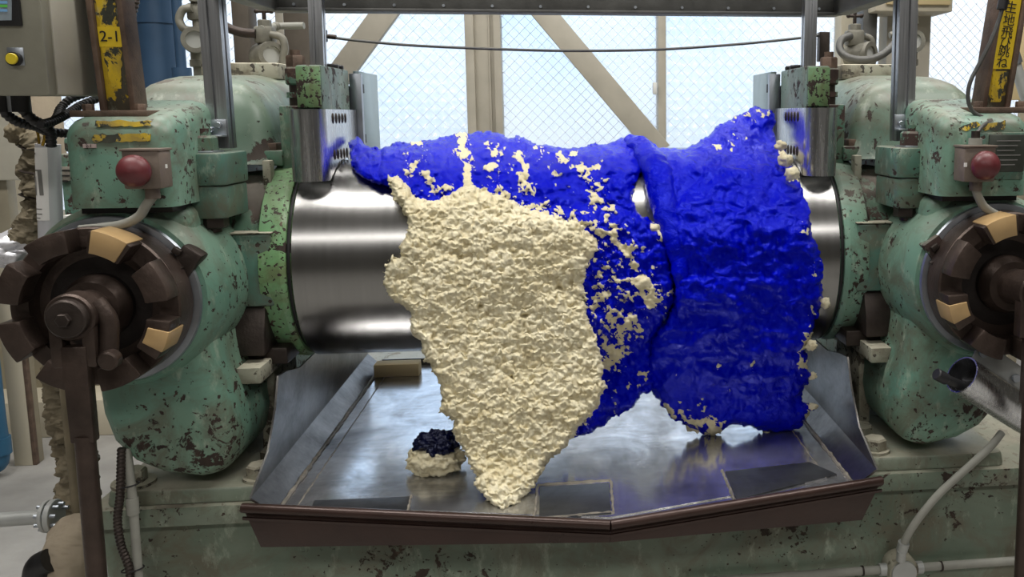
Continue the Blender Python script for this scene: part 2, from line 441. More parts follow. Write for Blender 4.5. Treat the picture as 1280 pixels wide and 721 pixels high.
def cream_mat():
    t = NT('cream_rubber')
    n = t.noise(60, 6, 0.65); big = t.noise(10, 4)
    col = t.mix(t.ramp(big, [(0.3, 0.0), (0.7, 1.0)]), lin(218, 208, 174), lin(234, 227, 200))
    t.set(Base_Color=t.mix(t.ramp(n, [(0.36, 0.5), (0.55, 0.0)]), col, lin(184, 166, 120)), Roughness=0.8)
    h = t.math('ADD', t.noise(110, 6, 0.7), t.math('MULTIPLY', t.voro(150), -0.5))
    t.bump(h, 0.35, 0.005); return t.m
def blue_mat(name='blue_rubber', dark=False):
    t = NT(name)
    a = t.attr('cream'); n = t.noise(140, 5, 0.65)
    f = t.math('ADD', a, t.math('MULTIPLY', t.math('SUBTRACT', n, 0.5), 0.55))
    m = t.ramp(f, [(0.48, 0.0), (0.52, 1.0)])
    b = t.mix(t.noise(16, 4), lin(0, 4, 168) if not dark else lin(3, 5, 36), lin(1, 11, 210) if not dark else lin(6, 12, 52))
    t.set(Base_Color=t.mix(m, b, lin(218, 208, 172)))
    t.set(Roughness=t.ramp(m, [(0, 0.20), (1, 0.8)]))
    t.set(Specular_IOR_Level=0.55, Specular_Tint=t.mix(m, (0.10, 0.16, 1.0, 1) if not dark else (0.7, 0.75, 1.0, 1), (1, 1, 1, 1)))
    h = t.math('ADD', t.math('MULTIPLY', t.noise(48, 5, 0.6, None, 0.5), 0.9), t.math('MULTIPLY', m, 0.5))
    t.bump(h, 0.7, 0.012); return t.m
M['cream'] = cream_mat(); M['blue'] = blue_mat(); M['blue_dark'] = blue_mat('dark_blue_rubber', True)

def pane_mat(name, kind):
    t = NT(name); n, l = t.n, t.l
    n.remove(t.b)
    out = n['Material Output']
    rf = n.new('ShaderNodeBsdfRefraction'); rf.inputs['IOR'].default_value = 1.45; rf.inputs['Roughness'].default_value = 0.12
    rf.inputs['Color'].default_value = (0.96, 0.98, 1, 1)
    tr = n.new('ShaderNodeBsdfTranslucent'); tr.inputs['Color'].default_value = (0.9, 0.93, 0.97, 1)
    tp = n.new('ShaderNodeBsdfTransparent'); gl = n.new('ShaderNodeBsdfGlossy'); gl.inputs['Roughness'].default_value = 0.15
    m1 = n.new('ShaderNodeMixShader'); m1.inputs[0].default_value = 0.3
    m2 = n.new('ShaderNodeMixShader'); m2.inputs[0].default_value = 0.40
    m3 = n.new('ShaderNodeMixShader'); m3.inputs[0].default_value = 0.05
    bp = n.new('ShaderNodeBump'); bp.inputs['Strength'].default_value = 0.9; bp.inputs['Distance'].default_value = 0.02 if kind == 'hammered' else 0.010
    if kind == 'hammered':
        h = t.voro(20, t.map((1, 0.0, 1)), 'F1', 0.35)
    else:
        h = t.noise(45, 2, 0.5, t.map((1, 0.0, 1)))
    l.new(h, bp.inputs['Height'])
    for s in (rf, tr, gl): l.new(bp.outputs[0], s.inputs['Normal'])
    l.new(rf.outputs[0], m1.inputs[1]); l.new(tr.outputs[0], m1.inputs[2])
    l.new(m1.outputs[0], m2.inputs[1]); l.new(tp.outputs[0], m2.inputs[2])
    l.new(m2.outputs[0], m3.inputs[1]); l.new(gl.outputs[0], m3.inputs[2])
    l.new(m3.outputs[0], out.inputs['Surface'])
    return t.m
M['pane_hammered'] = pane_mat('hammered_glass', 'hammered')
M['pane_wired'] = pane_mat('wired_glass', 'wired')
M['wire'] = plain('pane_net_wire', lin(226, 230, 236), 0.5, 0.0, 0.05, 5)
M['lamp_tube'] = plain('lamp_diffuser', lin(235, 235, 230), 0.5, 0, 0.02, 5)
# ------------------------------------------------------------------ the setting
def struct(name, mb, mat, parent=None, label=None):
    o = mb.build(name, mat, parent, label)
    if parent is None: o['kind'] = 'structure'
    return o
WY = 3.0                                             # inner face of the window wall
struct('floor', MB().box(-6, 6, -8, 3.2, -0.1, 0.0), M['concrete'])
struct('ceiling', MB().box(-6, 6, -8, 3.2, CEIL, CEIL + 0.1), M['ceil'])
struct('wall_left', MB().box(-6.1, -6, -8, 3.2, 0, CEIL), M['wall_dark'])
struct('wall_right', MB().box(6, 6.1, -8, 3.2, 0, CEIL), M['wall_dark'])
struct('wall_front', MB().box(-6, 6, -8.1, -8, 0, CEIL), M['wall_dark'])
WX0, WX1, WZ0, WZ1 = -2.9, 2.9, 0.35, 3.3
struct('wall_back_low', MB().box(-6, 6, WY, WY + 0.16, 0, WZ0), M['wall'])
struct('wall_back_high', MB().box(-6, 6, WY, WY + 0.16, WZ1, CEIL), M['wall'])
struct('wall_back_left', MB().box(-6, WX0, WY, WY + 0.16, WZ0, WZ1), M['wall'])
struct('wall_back_right', MB().box(WX1, 6, WY, WY + 0.16, WZ0, WZ1), M['wall'])
win = thing('window_1', None, None, ((WX0 + WX1) / 2, WY, WZ0), kind='structure')
def px_x(px, py=100, Y=WY): return P(px, py, Y=Y).x
def upright(name, px0, px1, y0=WY - 0.05, y1=WY + 0.08, mat='beige'):
    a, b = px_x(px0), px_x(px1)
    return MB().box(a, b, y0, y1, WZ0, WZ1, 0.004).build(name, M[mat], win)
# wide middle mullion: a channel with two proud side strips and a seam strip
upright('mullion', 586, 628, WY - 0.02)
upright('mullion_flange', 584, 595, WY - 0.06, WY - 0.015)
upright('mullion_flange', 619, 628, WY - 0.06, WY - 0.015)
upright('mullion_seam', 612, 614.5, WY - 0.032, WY - 0.015)
upright('mullion', 821.5, 831.5, WY - 0.05)
upright('mullion', 1046, 1060, WY - 0.05)
upright('mullion', 352, 362, WY - 0.05)
MB().box(WX0, WX1, WY - 0.06, WY + 0.1, WZ0 - 0.03, WZ0 + 0.05, 0.004).build('window_sill', M['beige'], win)
MB().box(WX0, WX1, WY - 0.04, WY + 0.1, WZ1 - 0.06, WZ1 + 0.02, 0.004).build('window_head', M['beige'], win)
h0 = P(818, 103, Y=WY - 0.05); h1 = P(818, 118, Y=WY - 0.05)
MB().box(h0.x - 0.012, h0.x + 0.012, WY - 0.085, WY - 0.05, h1.z, h0.z, 0.006).build('latch_handle', M['white'], win)
# panes; fine wire net cast into wired ones, added to hammered as relief pattern
edges = [(WX0, px_x(356), 'wired'), (px_x(358), px_x(590), 'hammered'), (px_x(624), px_x(826), 'wired'),
         (px_x(828), px_x(1052), 'hammered'), (px_x(1056), WX1, 'wired')]
for a, b, kind in edges:
    pn = MB().box(a, b, WY + 0.03, WY + 0.036, WZ0, WZ1).build('pane', M['pane_' + kind], win)
    if True:
        bm = bmesh.new(); pitch = 0.062 if kind == 'wired' else 0.072; w = 0.0010 if kind == 'wired' else 0.0007
        za, zb = 1.1, 2.6; H = zb - za; k = a - H
        while k < b:
            for sgn in (1, -1):
                x0, x1 = (k, k + H) if sgn > 0 else (k + H, k)
                z0, z1 = za, zb
                def cl(xa, zaa, xb, zbb):
                    t0, t1 = 0.0, 1.0; dx = xb - xa
                    for lo, s in ((a, 1), (b, -1)):
                        ta = (lo - xa) / dx
                        if (dx > 0) == (s > 0): t0 = max(t0, ta)
                        else: t1 = min(t1, ta)
                    return (t0, t1) if t1 > t0 else None
                r = cl(x0, z0, x1, z1)
                if r:
                    A = Vector((x0 + (x1 - x0) * r[0], WY + 0.026, z0 + H * r[0])); B = Vector((x0 + (x1 - x0) * r[1], WY + 0.026, z0 + H * r[1]))
                    d = (B - A).normalized(); nrm = Vector((-d.z, 0, d.x)) * w
                    vs = [bm.verts.new(q) for q in (A - nrm, A + nrm, B + nrm, B - nrm)]
                    vt = [bm.verts.new(q.co + Vector((0, 0.002, 0))) for q in vs]
                    bm.faces.new(vs); bm.faces.new(vt[::-1])
                    for i in range(4): bm.faces.new((vs[i], vt[i], vt[(i + 1) % 4], vs[(i + 1) % 4]))
            k += pitch
        me = bpy.data.meshes.new('pane_net'); bm.to_mesh(me); bm.free()
        wo = link_mesh('pane_net', me, M['wire'], pn); wo['kind'] = 'stuff'

def brace(name, a, b, wpx, Y, mat, label):
    """flat steel diagonal behind the machine"""
    A, B = P(a[0], a[1], Y=Y), P(b[0], b[1], Y=Y); d = (B - A).normalized()
    n = Vector((-d.z, 0, d.x)) * (wpx / FPX * (Y + 2.13) / 2)
    o = MB().slab([A - n, A + n, B + n, B - n], (0, 0.05, 0), 0.003).build(name, M[mat])
    return setp(o, label, 'brace')
brace('diagonal_brace', (613, -64), (827, 190), 27, WY - 0.14, 'beige', 'beige diagonal steel brace crossing the middle window panes down to the right')
brace('diagonal_brace', (601, -150), (365, 173), 28, WY - 0.14, 'beige', 'rust-spotted beige diagonal brace leaning right behind the left steel cheek box')

def column(name, x0p, x1p, Y, mat, label, z0=0.0, z1=3.4, depth=0.12, cat='column'):
    a, b = px_x(x0p, 60, Y), px_x(x1p, 60, Y)
    o = MB().box(a, b, Y, Y + depth, z0, z1, 0.006).build(name, M[mat])
    return setp(o, label, cat)
column('steel_column', 292, 313, 2.3, 'dark_column', 'brown steel column behind the left sight valves', cat='column')
column('steel_column', 356, 388, 2.5, 'dark_column', 'dark column showing behind the left inner aluminium post')
column('steel_column', 1051, 1086, 2.6, 'wall', 'cream pipe-like column beside the right window edge, behind the right valve')
column('steel_column', 1078, 1096, 2.2, 'frame_grey', 'grey steel upright between cream column and beige board, right side')
column('electric_duct', 1108, 1163, 2.3, 'beige', 'broad beige duct under the pale wall box, right of centre', cat='duct')
t = thing('wall_box', 'pale beige wall box with raised lid, cut off by the top edge right of centre', 'box', P(1140, 10, Y=2.1))
a, b = P(1094, 14, Y=2.1), P(1191, 14, Y=2.1)
MB().box(a.x, b.x, 2.1, 2.35, a.z, a.z + 0.5, 0.008).build('body', M['wall'], t)
MB().box(a.x + 0.05, b.x - 0.02, 2.08, 2.1, a.z + 0.03, a.z + 0.46, 0.006).build('lid', M['cream_panel'], t)
for zz in (a.z + 0.25,):
    MB().cyl((a.x + 0.1, 2.08, zz), (a.x + 0.1, 2.06, zz), 0.02).build('lock', M['zinc'], t)
t = thing('board', 'cream board on a stand behind the right yellow and black post at the frame edge', 'board', (px_x(1280, 80, 1.5), 1.5, 0))
MB().box(px_x(1255, 80, 1.5), px_x(1300, 80, 1.5), 1.5, 1.53, P(1255, 125, Y=1.5).z, P(1255, 30, Y=1.5).z, 0.004).build('panel', M['cream_panel'], t)
MB().box(px_x(1284, 80, 1.5), px_x(1296, 80, 1.5), 1.531, 1.56, 0, P(1255, 40, Y=1.5).z, 0.003).build('stand', M['carton'], t)
A = P(1266, 70, Y=0.9); B = P(1290, 146, Y=0.9)
t = thing('steel_pipe', 'slanting grey steel pipe right of the right yellow lettered post', 'pipe', A)
MB().cyl(A, B + (B - A) * (B.z / (A.z - B.z)), 0.020).build('pipe_body', M['flange'], t)
MB().cyl(A - (B - A).normalized() * 0.012, A + (B - A).normalized() * 0.03, 0.026).build('end_cap', M['zinc'], t)

# left background -----------------------------------------------------------
t = thing('water_pipe', 'large dusty navy blue vertical pipe with joint band, behind the left yellow post', 'pipe', P(198, 92, Y=1.3))
c = P(198, 60, Y=1.3); r = (px_x(223, 60, 1.3) - px_x(175, 60, 1.3)) / 2
MB().cyl((c.x, 1.3, 0.6), (c.x, 1.3, 3.2), r, n=36).build('pipe_body', M['blue_pipe'], t)
zb = P(198, 30, Y=1.3).z
MB().lathe((c.x, 1.3, zb), (0, 0, 1), [(0, r - .004), (0, r + .004), (0.012, r + .004), (0.012, r - .004), (0, r - .004)], 36).build('joint_band', M['blue_pipe'], t)
t = thing('water_pipe', 'narrower navy pipe left of the large navy pipe, partly behind the yellow post', 'pipe', P(165, 80, Y=1.45))
c = P(165, 60, Y=1.45); r2 = 0.06
MB().cyl((c.x, 1.45, 0.6), (c.x, 1.45, 3.2), r2, n=24).build('pipe_body', M['blue_pipe'], t)
MB().cyl((c.x, 1.45, 1.85), (c.x, 1.45, 1.93), r2 + 0.008, n=24).build('coupling', M['blue_pipe'], t)
t = thing('conduit_pipe', 'thin dark vertical pipe just right of the large navy pipe', 'pipe', P(226, 80, Y=1.2))
c = P(225, 60, Y=1.2)
MB().cyl((c.x, 1.2, 0.6), (c.x, 1.2, 3.2), 0.017).build('pipe_body', M['blue_pipe'], t)
zc = P(226, 92, Y=1.2).z
MB().cyl((c.x, 1.2, zc - 0.02), (c.x, 1.2, zc + 0.02), 0.032).build('foot_flange', M['blue_pipe'], t)
# beige machine cover / plinth at the left edge
t = thing('steel_column', 'beige rust-edged column carrying a pale trunking cover, standing at the far left', 'column', P(22, 582, Z=0))
fy = P(22, 582, Z=0).y
a, b = P(10, 500, Y=fy), P(37, 500, Y=fy)
MB().box(a.x, b.x, fy, fy + 0.06, 0, 1.9, 0.004).build('column_body', M['carton'], t)
MB().box(a.x, b.x - 0.012, fy - 0.004, fy + 0.02, 0, 0.95, 0.003).build('front_strip', M['wall'], t)
MB().box(b.x - 0.012, b.x + 0.004, fy - 0.004, fy + 0.02, 0, 0.95, 0.003).build('rusty_edge', M['rust_iron'], t)
a, b = P(-40, 226, Y=fy - .04), P(36, 140, Y=fy - .04)
MB().box(a.x, b.x, fy - .04, fy - 0.004, a.z, b.z + 0.5, 0.006).build('trunking_cover', M['cabinet_light'], t)
q = P(80, 548, Z=0)
t = thing('plinth', 'low beige wall with a sloping ledge behind the left chuck', 'plinth', (-2.3, q.y + 0.3, 0))
MB().box(-3.4, q.x + 0.8, q.y + 0.25, q.y + 0.5, 0, 1.0, 0.006).build('back_board', M['carton'], t)
MB().box(-3.4, q.x + 0.8, q.y + 0.02, q.y + 0.26, 0, 0.17, 0.006).build('ledge', M['wall'], t)
t = thing('water_pipe', 'light blue pipe with an elbow near the floor at the left edge', 'pipe', P(4, 580, Z=0.05))
y = fy - 0.12; a = P(-1, 560, Y=y)
MB().tube([(a.x, y, 1.0), (a.x, y, 0.3), (a.x, y, 0.10), (a.x - 0.03, y, 0.05), (a.x - 0.12, y, 0.045), (a.x - 0.4, y, 0.045)], 0.035, 16, 5).build('pipe_body', M['cyan_pipe'], t)
MB().cyl((a.x, y, 0.10), (a.x, y, 0.17), 0.043, n=20).build('coupling', M['cyan_pipe'], t)
MB().cyl((a.x - .14, y, 0.045), (a.x - .08, y, 0.045), 0.043, n=20).build('coupling', M['cyan_pipe'], t)

# ceiling lamps
for (lx, ly) in LAMPS:
    t = thing('ceiling_light', 'long white ceiling light fitting, ' + ('left' if lx < 0 else 'right') + ' row, ' + {-5.0: 'farthest in front of the mill', -0.8: 'above the mill', 1.5: 'between mill and windows'}[ly], 'lamp', (lx, ly, CEIL), group='ceiling light fittings')
    MB().box(lx - 1.2, lx + 1.2, ly - 0.33, ly + 0.33, CEIL - 0.28, CEIL - 0.2, 0.01).build('housing', M['white'], t)
    for dx in (-0.8, 0.8):
        MB().box(lx + dx - .02, lx + dx + .02, ly - 0.02, ly + 0.02, CEIL - 0.2, CEIL).build('hanger', M['zinc'], t)
# ------------------------------------------------------------------ the mill
RR, RZ, RX = 0.228, 1.128, 0.598                     # roll radius, axis height, half length
RY2 = 0.485                                          # axis of the rear roll
BZ = 0.675                                           # top of the bed
SIDE = {-1: 'left', 1: 'right'}

t = thing('mill_bed', 'long dusty grey-green iron bed with a stepped top edge carrying the whole mill', 'machine bed', (0, 0.3, 0))
x0b, x1b = P(124, 640, Y=-0.31).x, 1.35
MB().box(x0b, x1b, -0.31, 1.05, 0.0, BZ - 0.045, 0.012).build('bed_body', M['bed'], t)
MB().box(x0b - 0.012, x1b + 0.012, -0.345, 1.07, BZ - 0.045, BZ, 0.010).build('top_ledge', M['bed'], t, 'dust-edged ledge along the top')
MB().box(x0b, x1b, -0.335, -0.30, 0.06, 0.125, 0.012).build('lower_ledge', M['bed'], t)
def bolt(parent, x, y, z, r=0.026, h=0.026, mat='dusty', washer=0.042):
    MB().cyl((x, y, z), (x, y, z + 0.006), washer, n=24).build('washer', M[mat], parent)
    MB().hexa((x, y, z + 0.006), (0, 0, 1), r, h).build('hex_bolt', M[mat], parent)

def X(s, x): return s * x

def housing(s):
    side = SIDE[s]
    t = thing('bearing_housing', ('chipped green roll bearing housing with number sticker, carrying the ' if s < 0 else 'chipped green roll bearing housing with dark name plate, carrying the ') + side + ' brown chuck',
              'housing', (s * 0.86, -0.2, BZ))
    fl = lambda pts: [(s * x, y, z) for x, y, z in pts]
    # foot flange
    fo = MB(); fo.hull([fl(rrect(0.625, 0.955, -0.335, 0.03, 0.02, BZ)), fl(rrect(0.63, 0.950, -0.33, 0.03, 0.02, BZ + 0.032))], 0.006); fo.build('foot_flange', M['bed'], t, 'foot flange with dust-caked top')
    # pedestal: front outline swept backwards
    pts = [(98, 258), (236, 252), (238, 300), (252, 322), (268, 345), (270, 372), (258, 400), (264, 430), (274, 470), (286, 505), (294, 545), (290, 592),
           (250, 600), (200, 594), (165, 580), (138, 555), (124, 520), (116, 470), (108, 400), (102, 330)]
    poly = [(s * abs(P(a, b, Y=-0.36).x), max(P(a, b, Y=-0.36).z, BZ + 0.005)) for a, b in pts]
    MB().prism(poly, 'y', -0.37, 0.02, 0.042, 4, 35).build('pedestal', M['green'], t, None, 60)
    # round boss that carries the screw chuck
    cx, cz = s * 0.868, 1.116
    MB().lathe((cx, -0.10, cz), (0, -1, 0), [(0, 0.0), (0, 0.165), (0.10, 0.183), (0.22, 0.183), (0.265, 0.178), (0.29, 0.165), (0.29, 0.0)], 64).build('boss', M['green'], t, None, 50)
    # cap, split from the pedestal by a dark gap
    ztop = lambda y: 1.452 + (y + 0.42) * 0.20
    secs = [fl(rrect(0.735, 0.922, -0.425, -0.20, 0.026, 1.292, 6))]
    for drop, ins in ((0.030, 0.0), (0.017, 0.004), (0.007, 0.012), (0.001, 0.025), (0.0, 0.036)):
        secs.append([(s * x, y, ztop(y) - drop) for x, y, z in rrect(0.735 + ins, 0.922 - ins, -0.425 + ins, -0.20 - ins, max(0.028 - ins * 0.4, 0.012), 0, 6)])
    MB().hull(secs).build('cap', M['green'], t, None, 50)
    MB().box(*sorted((s * 0.75, s * 0.91)), -0.40, -0.22, 1.280, 1.300).build('dark_gap_fill', M['black'], t)  # black filler puts the shade of the open split into colour
    # tie-bolt lug of the cap with its counterpart and bolt
    for z0, z1 in ((1.322, 1.386), (1.256, 1.3205)):
        ins = 0.0 if z1 > 1.35 else 0.004
        MB().hull([fl(rrect(0.684 + ins, 0.78, -0.315 + ins, -0.165, 0.022, z0)), fl(rrect(0.684 + ins, 0.78, -0.315 + ins, -0.165, 0.022, z1))], 0.005).build('tie_lug', M['green_dark'], t)
    bx, by = s * 0.738, -0.272
    MB().box(*sorted((bx - 0.031, bx + 0.031)), by - 0.03, by + 0.03, 1.386, 1.390, 0.001).build('washer', M['zinc'], t)
    MB().hexa((bx, by, 1.390), (0, 0, 1), 0.030, 0.030).build('tie_nut', M['green_worn'], t)
    MB().cyl((bx, by, 1.418), (bx, by, 1.434), 0.014).build('stud', M['green_worn'], t)
    MB().hexa((s * 0.728, by, 1.256), (0, 0, -1), 0.030, 0.022).build('lower_nut', M['dark_iron'], t)
    MB().cyl((s * 0.728, by, 1.24), (s * 0.728, by, 1.226), 0.016).build('stud', M['dark_iron'], t)
    # small cast bracket on the boss
    A = P(236, 326, Y=-0.385) if s < 0 else P(1168, 312, Y=-0.385)
    br = MB().box(-0.020, 0.020, -0.02, 0.016, -0.028, 0.028, 0.004)
    br.xform(Matrix.Translation(A) @ Matrix.Rotation(math.radians(-35 * s), 4, 'Y'))
    br.build('hook_bracket', M['dark_iron'] if s < 0 else M['green_worn'], t)
    for k in (-1, 1):
        b2 = MB().box(-0.020, -0.004, -0.030, -0.018, -0.006, 0.006, 0.002).xform(Matrix.Translation(A + Vector((0, 0, 0.016 * k))) @ Matrix.Rotation(math.radians(-35 * s), 4, 'Y'))
        b2.build('lug_pin', M['dark_iron'], t)
    # inner foot rib and bolts
    MB().prism([(-0.165, BZ + 0.03), (0.03, BZ + 0.03), (0.03, 0.93), (-0.12, 0.93), (-0.145, 0.86)], 'x', *sorted((s * 0.672, s * 0.70)), 0.006).build('foot_rib', M['dusty'], t)
    bolt(t, s * 0.664, -0.292, BZ + 0.032, washer=0.033); bolt(t, s * 0.664, -0.205, BZ + 0.032, washer=0.033)
    if s < 0:   # bolt at the outer left foot
        bolt(t, -0.915, -0.29, BZ + 0.032)
        MB().box(*sorted((P(103, 183, Y=-0.43).x, P(119, 183, Y=-0.43).x)), -0.4285, -0.424, P(103, 185, Y=-0.43).z, P(103, 180, Y=-0.43).z).build('number_sticker', M['pink_paper'], t, 'faded pink sticker with a number')
    if s > 0:
        a, b = P(1234, 215, Y=-0.43), P(1282, 168, Y=-0.43)
        pl = MB().box(a.x, b.x, -0.432, -0.424, a.z, b.z, 0.002).build('name_plate', M['plate'], t, 'dark weathered name plate')
        MB().box(a.x - 0.022, b.x, -0.429, -0.423, a.z - 0.016, b.z + 0.004, 0.002).build('plate_backing', M['green_dark'], t)
    # ragged yellow paint flashes on the cap front
    for (pa, pb, pc, pd) in (([(118, 151), (187, 151), (187, 158), (118, 158)], [(116, 168), (189, 167), (189, 177), (116, 178)], 0, 0),) if s < 0 else (([(1200, 160), (1222, 151), (1226, 157), (1206, 164)], [(1228, 158), (1240, 153), (1258, 151), (1256, 162), (1232, 163)], 0, 0),):
        for poly4 in (pa, pb):
            rng = random.Random(5 + len(poly4) + int(poly4[0][1])); out = []
            for i in range(len(poly4)):
                u, v = Vector((*poly4[i], 0)), Vector((*poly4[(i + 1) % len(poly4)], 0)); N = max(2, int((v - u).length / 5))
                for k in range(N):
                    q = u.lerp(v, k / N); out.append((q.x + rng.uniform(-1.6, 1.6), q.y + rng.uniform(-1.4, 1.4)))
            top = sum(p[1] for p in poly4) / len(poly4) < 160
            V3 = [P(a, b, Y=-0.426) for a, b in out]
            ys = []
            for p in V3:     # follow the rounded top of the cap
                z = p.z; ins = float(np.interp(z, [1.42, 1.452, 1.475, 1.494], [0, 0.006, 0.018, 0.04]))
                ys.append(Vector((p.x, -0.4265 + ins * 1.25, z)))
            MB().slab(ys, (0, 0.0015, 0)).build('yellow_marking', M['yellow'], t, 'chipped yellow paint strip')
    return t
H = {s: housing(s) for s in (-1, 1)}

def text(s, loc, size, mat, parent, name='lettering', rot=(math.pi / 2, 0, 0), extr=0.0004, rx=None):
    cu = bpy.data.curves.new('lettering', 'FONT'); cu.body = s; cu.size = size; cu.extrude = extr
    cu.align_x = 'CENTER'; cu.align_y = 'CENTER'
    o = bpy.data.objects.new('tmp', cu); COL.objects.link(o)
    bpy.context.view_layer.update()
    me = bpy.data.meshes.new_from_object(o.evaluated_get(bpy.context.evaluated_depsgraph_get()))
    bpy.data.objects.remove(o)
    mw = Matrix.Translation(Vector(loc)) @ (rx if rx is not None else Matrix.Rotation(rot[2], 4, 'Z') @ Matrix.Rotation(rot[0], 4, 'X') @ Matrix.Rotation(rot[1], 4, 'Y'))
    me.transform(mw); me.name = name
    me.materials.clear()
    return link_mesh(name, me, M[mat], parent)
q = P(111, 182.5, Y=-0.4287); text('2-1', (q.x, -0.4287, q.z), 0.008, 'ink', next(o for o in H[-1].children if o.name.startswith('number_sticker')))
stk = next(o for o in H[1].children if o.name.startswith('name_plate'))
for k in range(6):
    a = P(1246, 176 + 6 * k, Y=-0.4325); MB().box(a.x, a.x + 0.05 - 0.006 * (k % 3), -0.4328, -0.4315, a.z - 0.001, a.z + 0.001).build('plate_row', M['ink_grey'], stk)

def rear_housing(s):
    t = thing('rear_bearing_housing', 'dusty rounded green rear bearing housing behind the ' + SIDE[s] + ' front housing', 'housing', (s * 0.8, 0.4, BZ))
    fl = lambda pts: [(s * x, y, z) for x, y, z in pts]
    secs = []
    for z, ins in ((1.352, -0.008), (1.358, 0.0), (1.42, 0.012), (1.47, 0.024), (1.505, 0.045), (1.528, 0.075), (1.540, 0.11), (1.546, 0.14)):
        secs.append([(x, y, z + 0.03 * max(0, y) / 0.5) for x, y, z in fl(rrect(0.655 + ins, 0.99 - ins * 0.6, -0.10 + ins * .9, 0.78 - ins, 0.04, z, 5))])
    MB().hull(secs).build('housing_body', M['green_rear'], t, None, 50)
    MB().box(*sorted((s * 0.79, s * 0.99)), 0.06, 0.78, BZ, 1.352, 0.02).build('lower_body', M['green_dark'], t)
    MB().box(*sorted((s * 0.655, s * 0.672)), -0.13, -0.10, 1.30, 1.362, 0.003).build('side_key', M['dusty'], t)
    MB().box(*sorted((s * 0.74, s * 0.93)), 0.25, 0.62, 1.55, 1.592, 0.006).build('top_pad', M['dusty'], t)
    return t
for s in (-1, 1): rear_housing(s)

def neck_block(s):
    t = thing('roll_bearing_block', 'chipped green bearing block with seal ring at the ' + SIDE[s] + ' end of the steel roll', 'bearing block', (s * 0.65, 0, RZ))
    d = (s, 0, 0)
    MB().lathe((s * 0.607, 0, RZ), d, [(0, 0.10), (0, RR - 0.004), (0.010, RR + 0.002), (0.012, RR + 0.002), (0.055, RR - 0.002), (0.06, RR - 0.012), (0.06, 0.10), (0, 0.10)], 72).build('seal_ring', M['green_bright'] if s < 0 else M['green'], t)
    MB().lathe((s * 0.600, 0, RZ), d, [(0, 0.10), (0, RR - 0.012), (0.008, RR - 0.012), (0.008, 0.10), (0, 0.10)], 64).build('gap_ring', M['black'], t)
    MB().lathe((s * 0.667, 0, RZ), d, [(0, 0.10), (0, RR - 0.018), (0.085, RR - 0.026), (0.085, 0.10), (0, 0.10)], 64).build('neck_cover', M['green_worn'], t, None)
    MB().box(*sorted((s * 0.635, s * 0.76)), -0.222, -0.05, 1.058, 1.213, 0.006).build('front_plate', M['green_dark'], t)
    MB().box(*sorted((s * 0.632, s * 0.76)), -0.226, -0.03, 1.2135, 1.2165, 0.001).build('plate_edge', M['dusty'], t)
    MB().prism([(-0.215, 1.057), (-0.235, 1.00), (-0.24, 0.955), (-0.05, 0.955), (-0.05, 1.057)], 'x', *sorted((s * 0.655, s * 0.75)), 0.006).build('lower_pad', M['dark_iron'], t)
    MB().box(*sorted((s * 0.622, s * 0.74)), -0.20, 0.10, 0.925, 0.962, 0.004).build('slide_rail', M['dark_iron'], t)
    MB().box(*sorted((s * 0.655, s * 0.705)), -0.275, -0.14, 0.905, 0.94, 0.004).build('rail_stop', M['dusty'], t)
    return t
for s in (-1, 1): neck_block(s)

for name, y, lab in (('mill_roll', 0.0, 'polished front steel roll partly covered by the blue and cream rubber'), ('mill_roll', RY2, 'rear steel roll behind the rubber, mostly hidden')):
    t = thing(name, lab, 'roll', (0, y, RZ), group=None)
    RR_, RZ_ = (RR, RZ) if y == 0 else (0.175, 1.185)  # rear roll shrunk and raised so window light reaches the tray
    MB().lathe((-RX, y, RZ_), (1, 0, 0), [(0, 0.05), (0, RR_ - 0.004), (0.004, RR_), (2 * RX - 0.004, RR_), (2 * RX, RR_ - 0.004), (2 * RX, 0.05)], 128).build('barrel', M['roll'], t, None, 20)
    for s in (-1, 1):
        MB().cyl((s * (RX - 0.02), y, RZ_), (s * 0.83, y, RZ_), 0.09, n=32).build('roll_neck', M['dark_iron'], t)

def guard(s):
    """stainless sheet bent round the front of the cheek, slotted on the inner face"""
    t = thing('roll_guard', 'bent stainless roll guard with two rows of slots at the ' + SIDE[s] + ' roll end', 'guard', (s * 0.56, -0.1, 1.32))
    prof = [(0.604, -0.06), (0.603, -0.10)]
    for k in range(7):
        a = math.radians(180 + 90 * k / 6)
    arc = [(0.602, -0.155), (0.596, -0.171), (0.584, -0.180), (0.568, -0.183), (0.552, -0.180), (0.539, -0.172), (0.530, -0.158), (0.527, -0.140)]
    prof += arc + [(0.526, -0.06), (0.526, 0.02), (0.526, 0.13)]
    th = 0.003
    def bottom(x, y):
        # runs round the roll, straight across the front
        zc = RZ + math.sqrt(max(0.0, (RR + 0.006) ** 2 - min(abs(y), RR) ** 2)) if y > -0.165 else 0
        zf = 1.317
        return max(zc, zf) if x < 0.531 else zf
    rings = []
    n = len(prof)
    for zf in (0, 1):
        r = []
        for (x, y) in prof: r.append((s * x, y, 1.472 if zf else bottom(x, y) + 0.001))
        for i in range(n - 1, -1, -1):
            x, y = prof[i]; a = prof[max(i - 1, 0)]; b = prof[min(i + 1, n - 1)]
            dx, dy = b[0] - a[0], b[1] - a[1]; L = math.hypot(dx, dy)
            nx, ny = -dy / L * th, dx / L * th
            if i > 2: pass
            r.append((s * (x + (abs(nx) if x < 0.565 else -abs(nx))), y + abs(ny) * (1 if y < -0.14 else 0), 1.472 if zf else bottom(x, y) + 0.001))
        rings.append(r)
    MB().hull(rings).build('shell', M['stainless'], t, None, 40)
    for zz in (1.452, 1.372):
        for k in range(5):
            y = -0.095 + 0.028 * k
            if zz < 1.4 and y > 0.03: continue
            MB().ball((s * 0.5262, y, zz), 0.0035, 0.0055, 0.012, 8, 6).build('slot_louvre', M['dark_iron'], t)
    return t
for s in (-1, 1): guard(s)

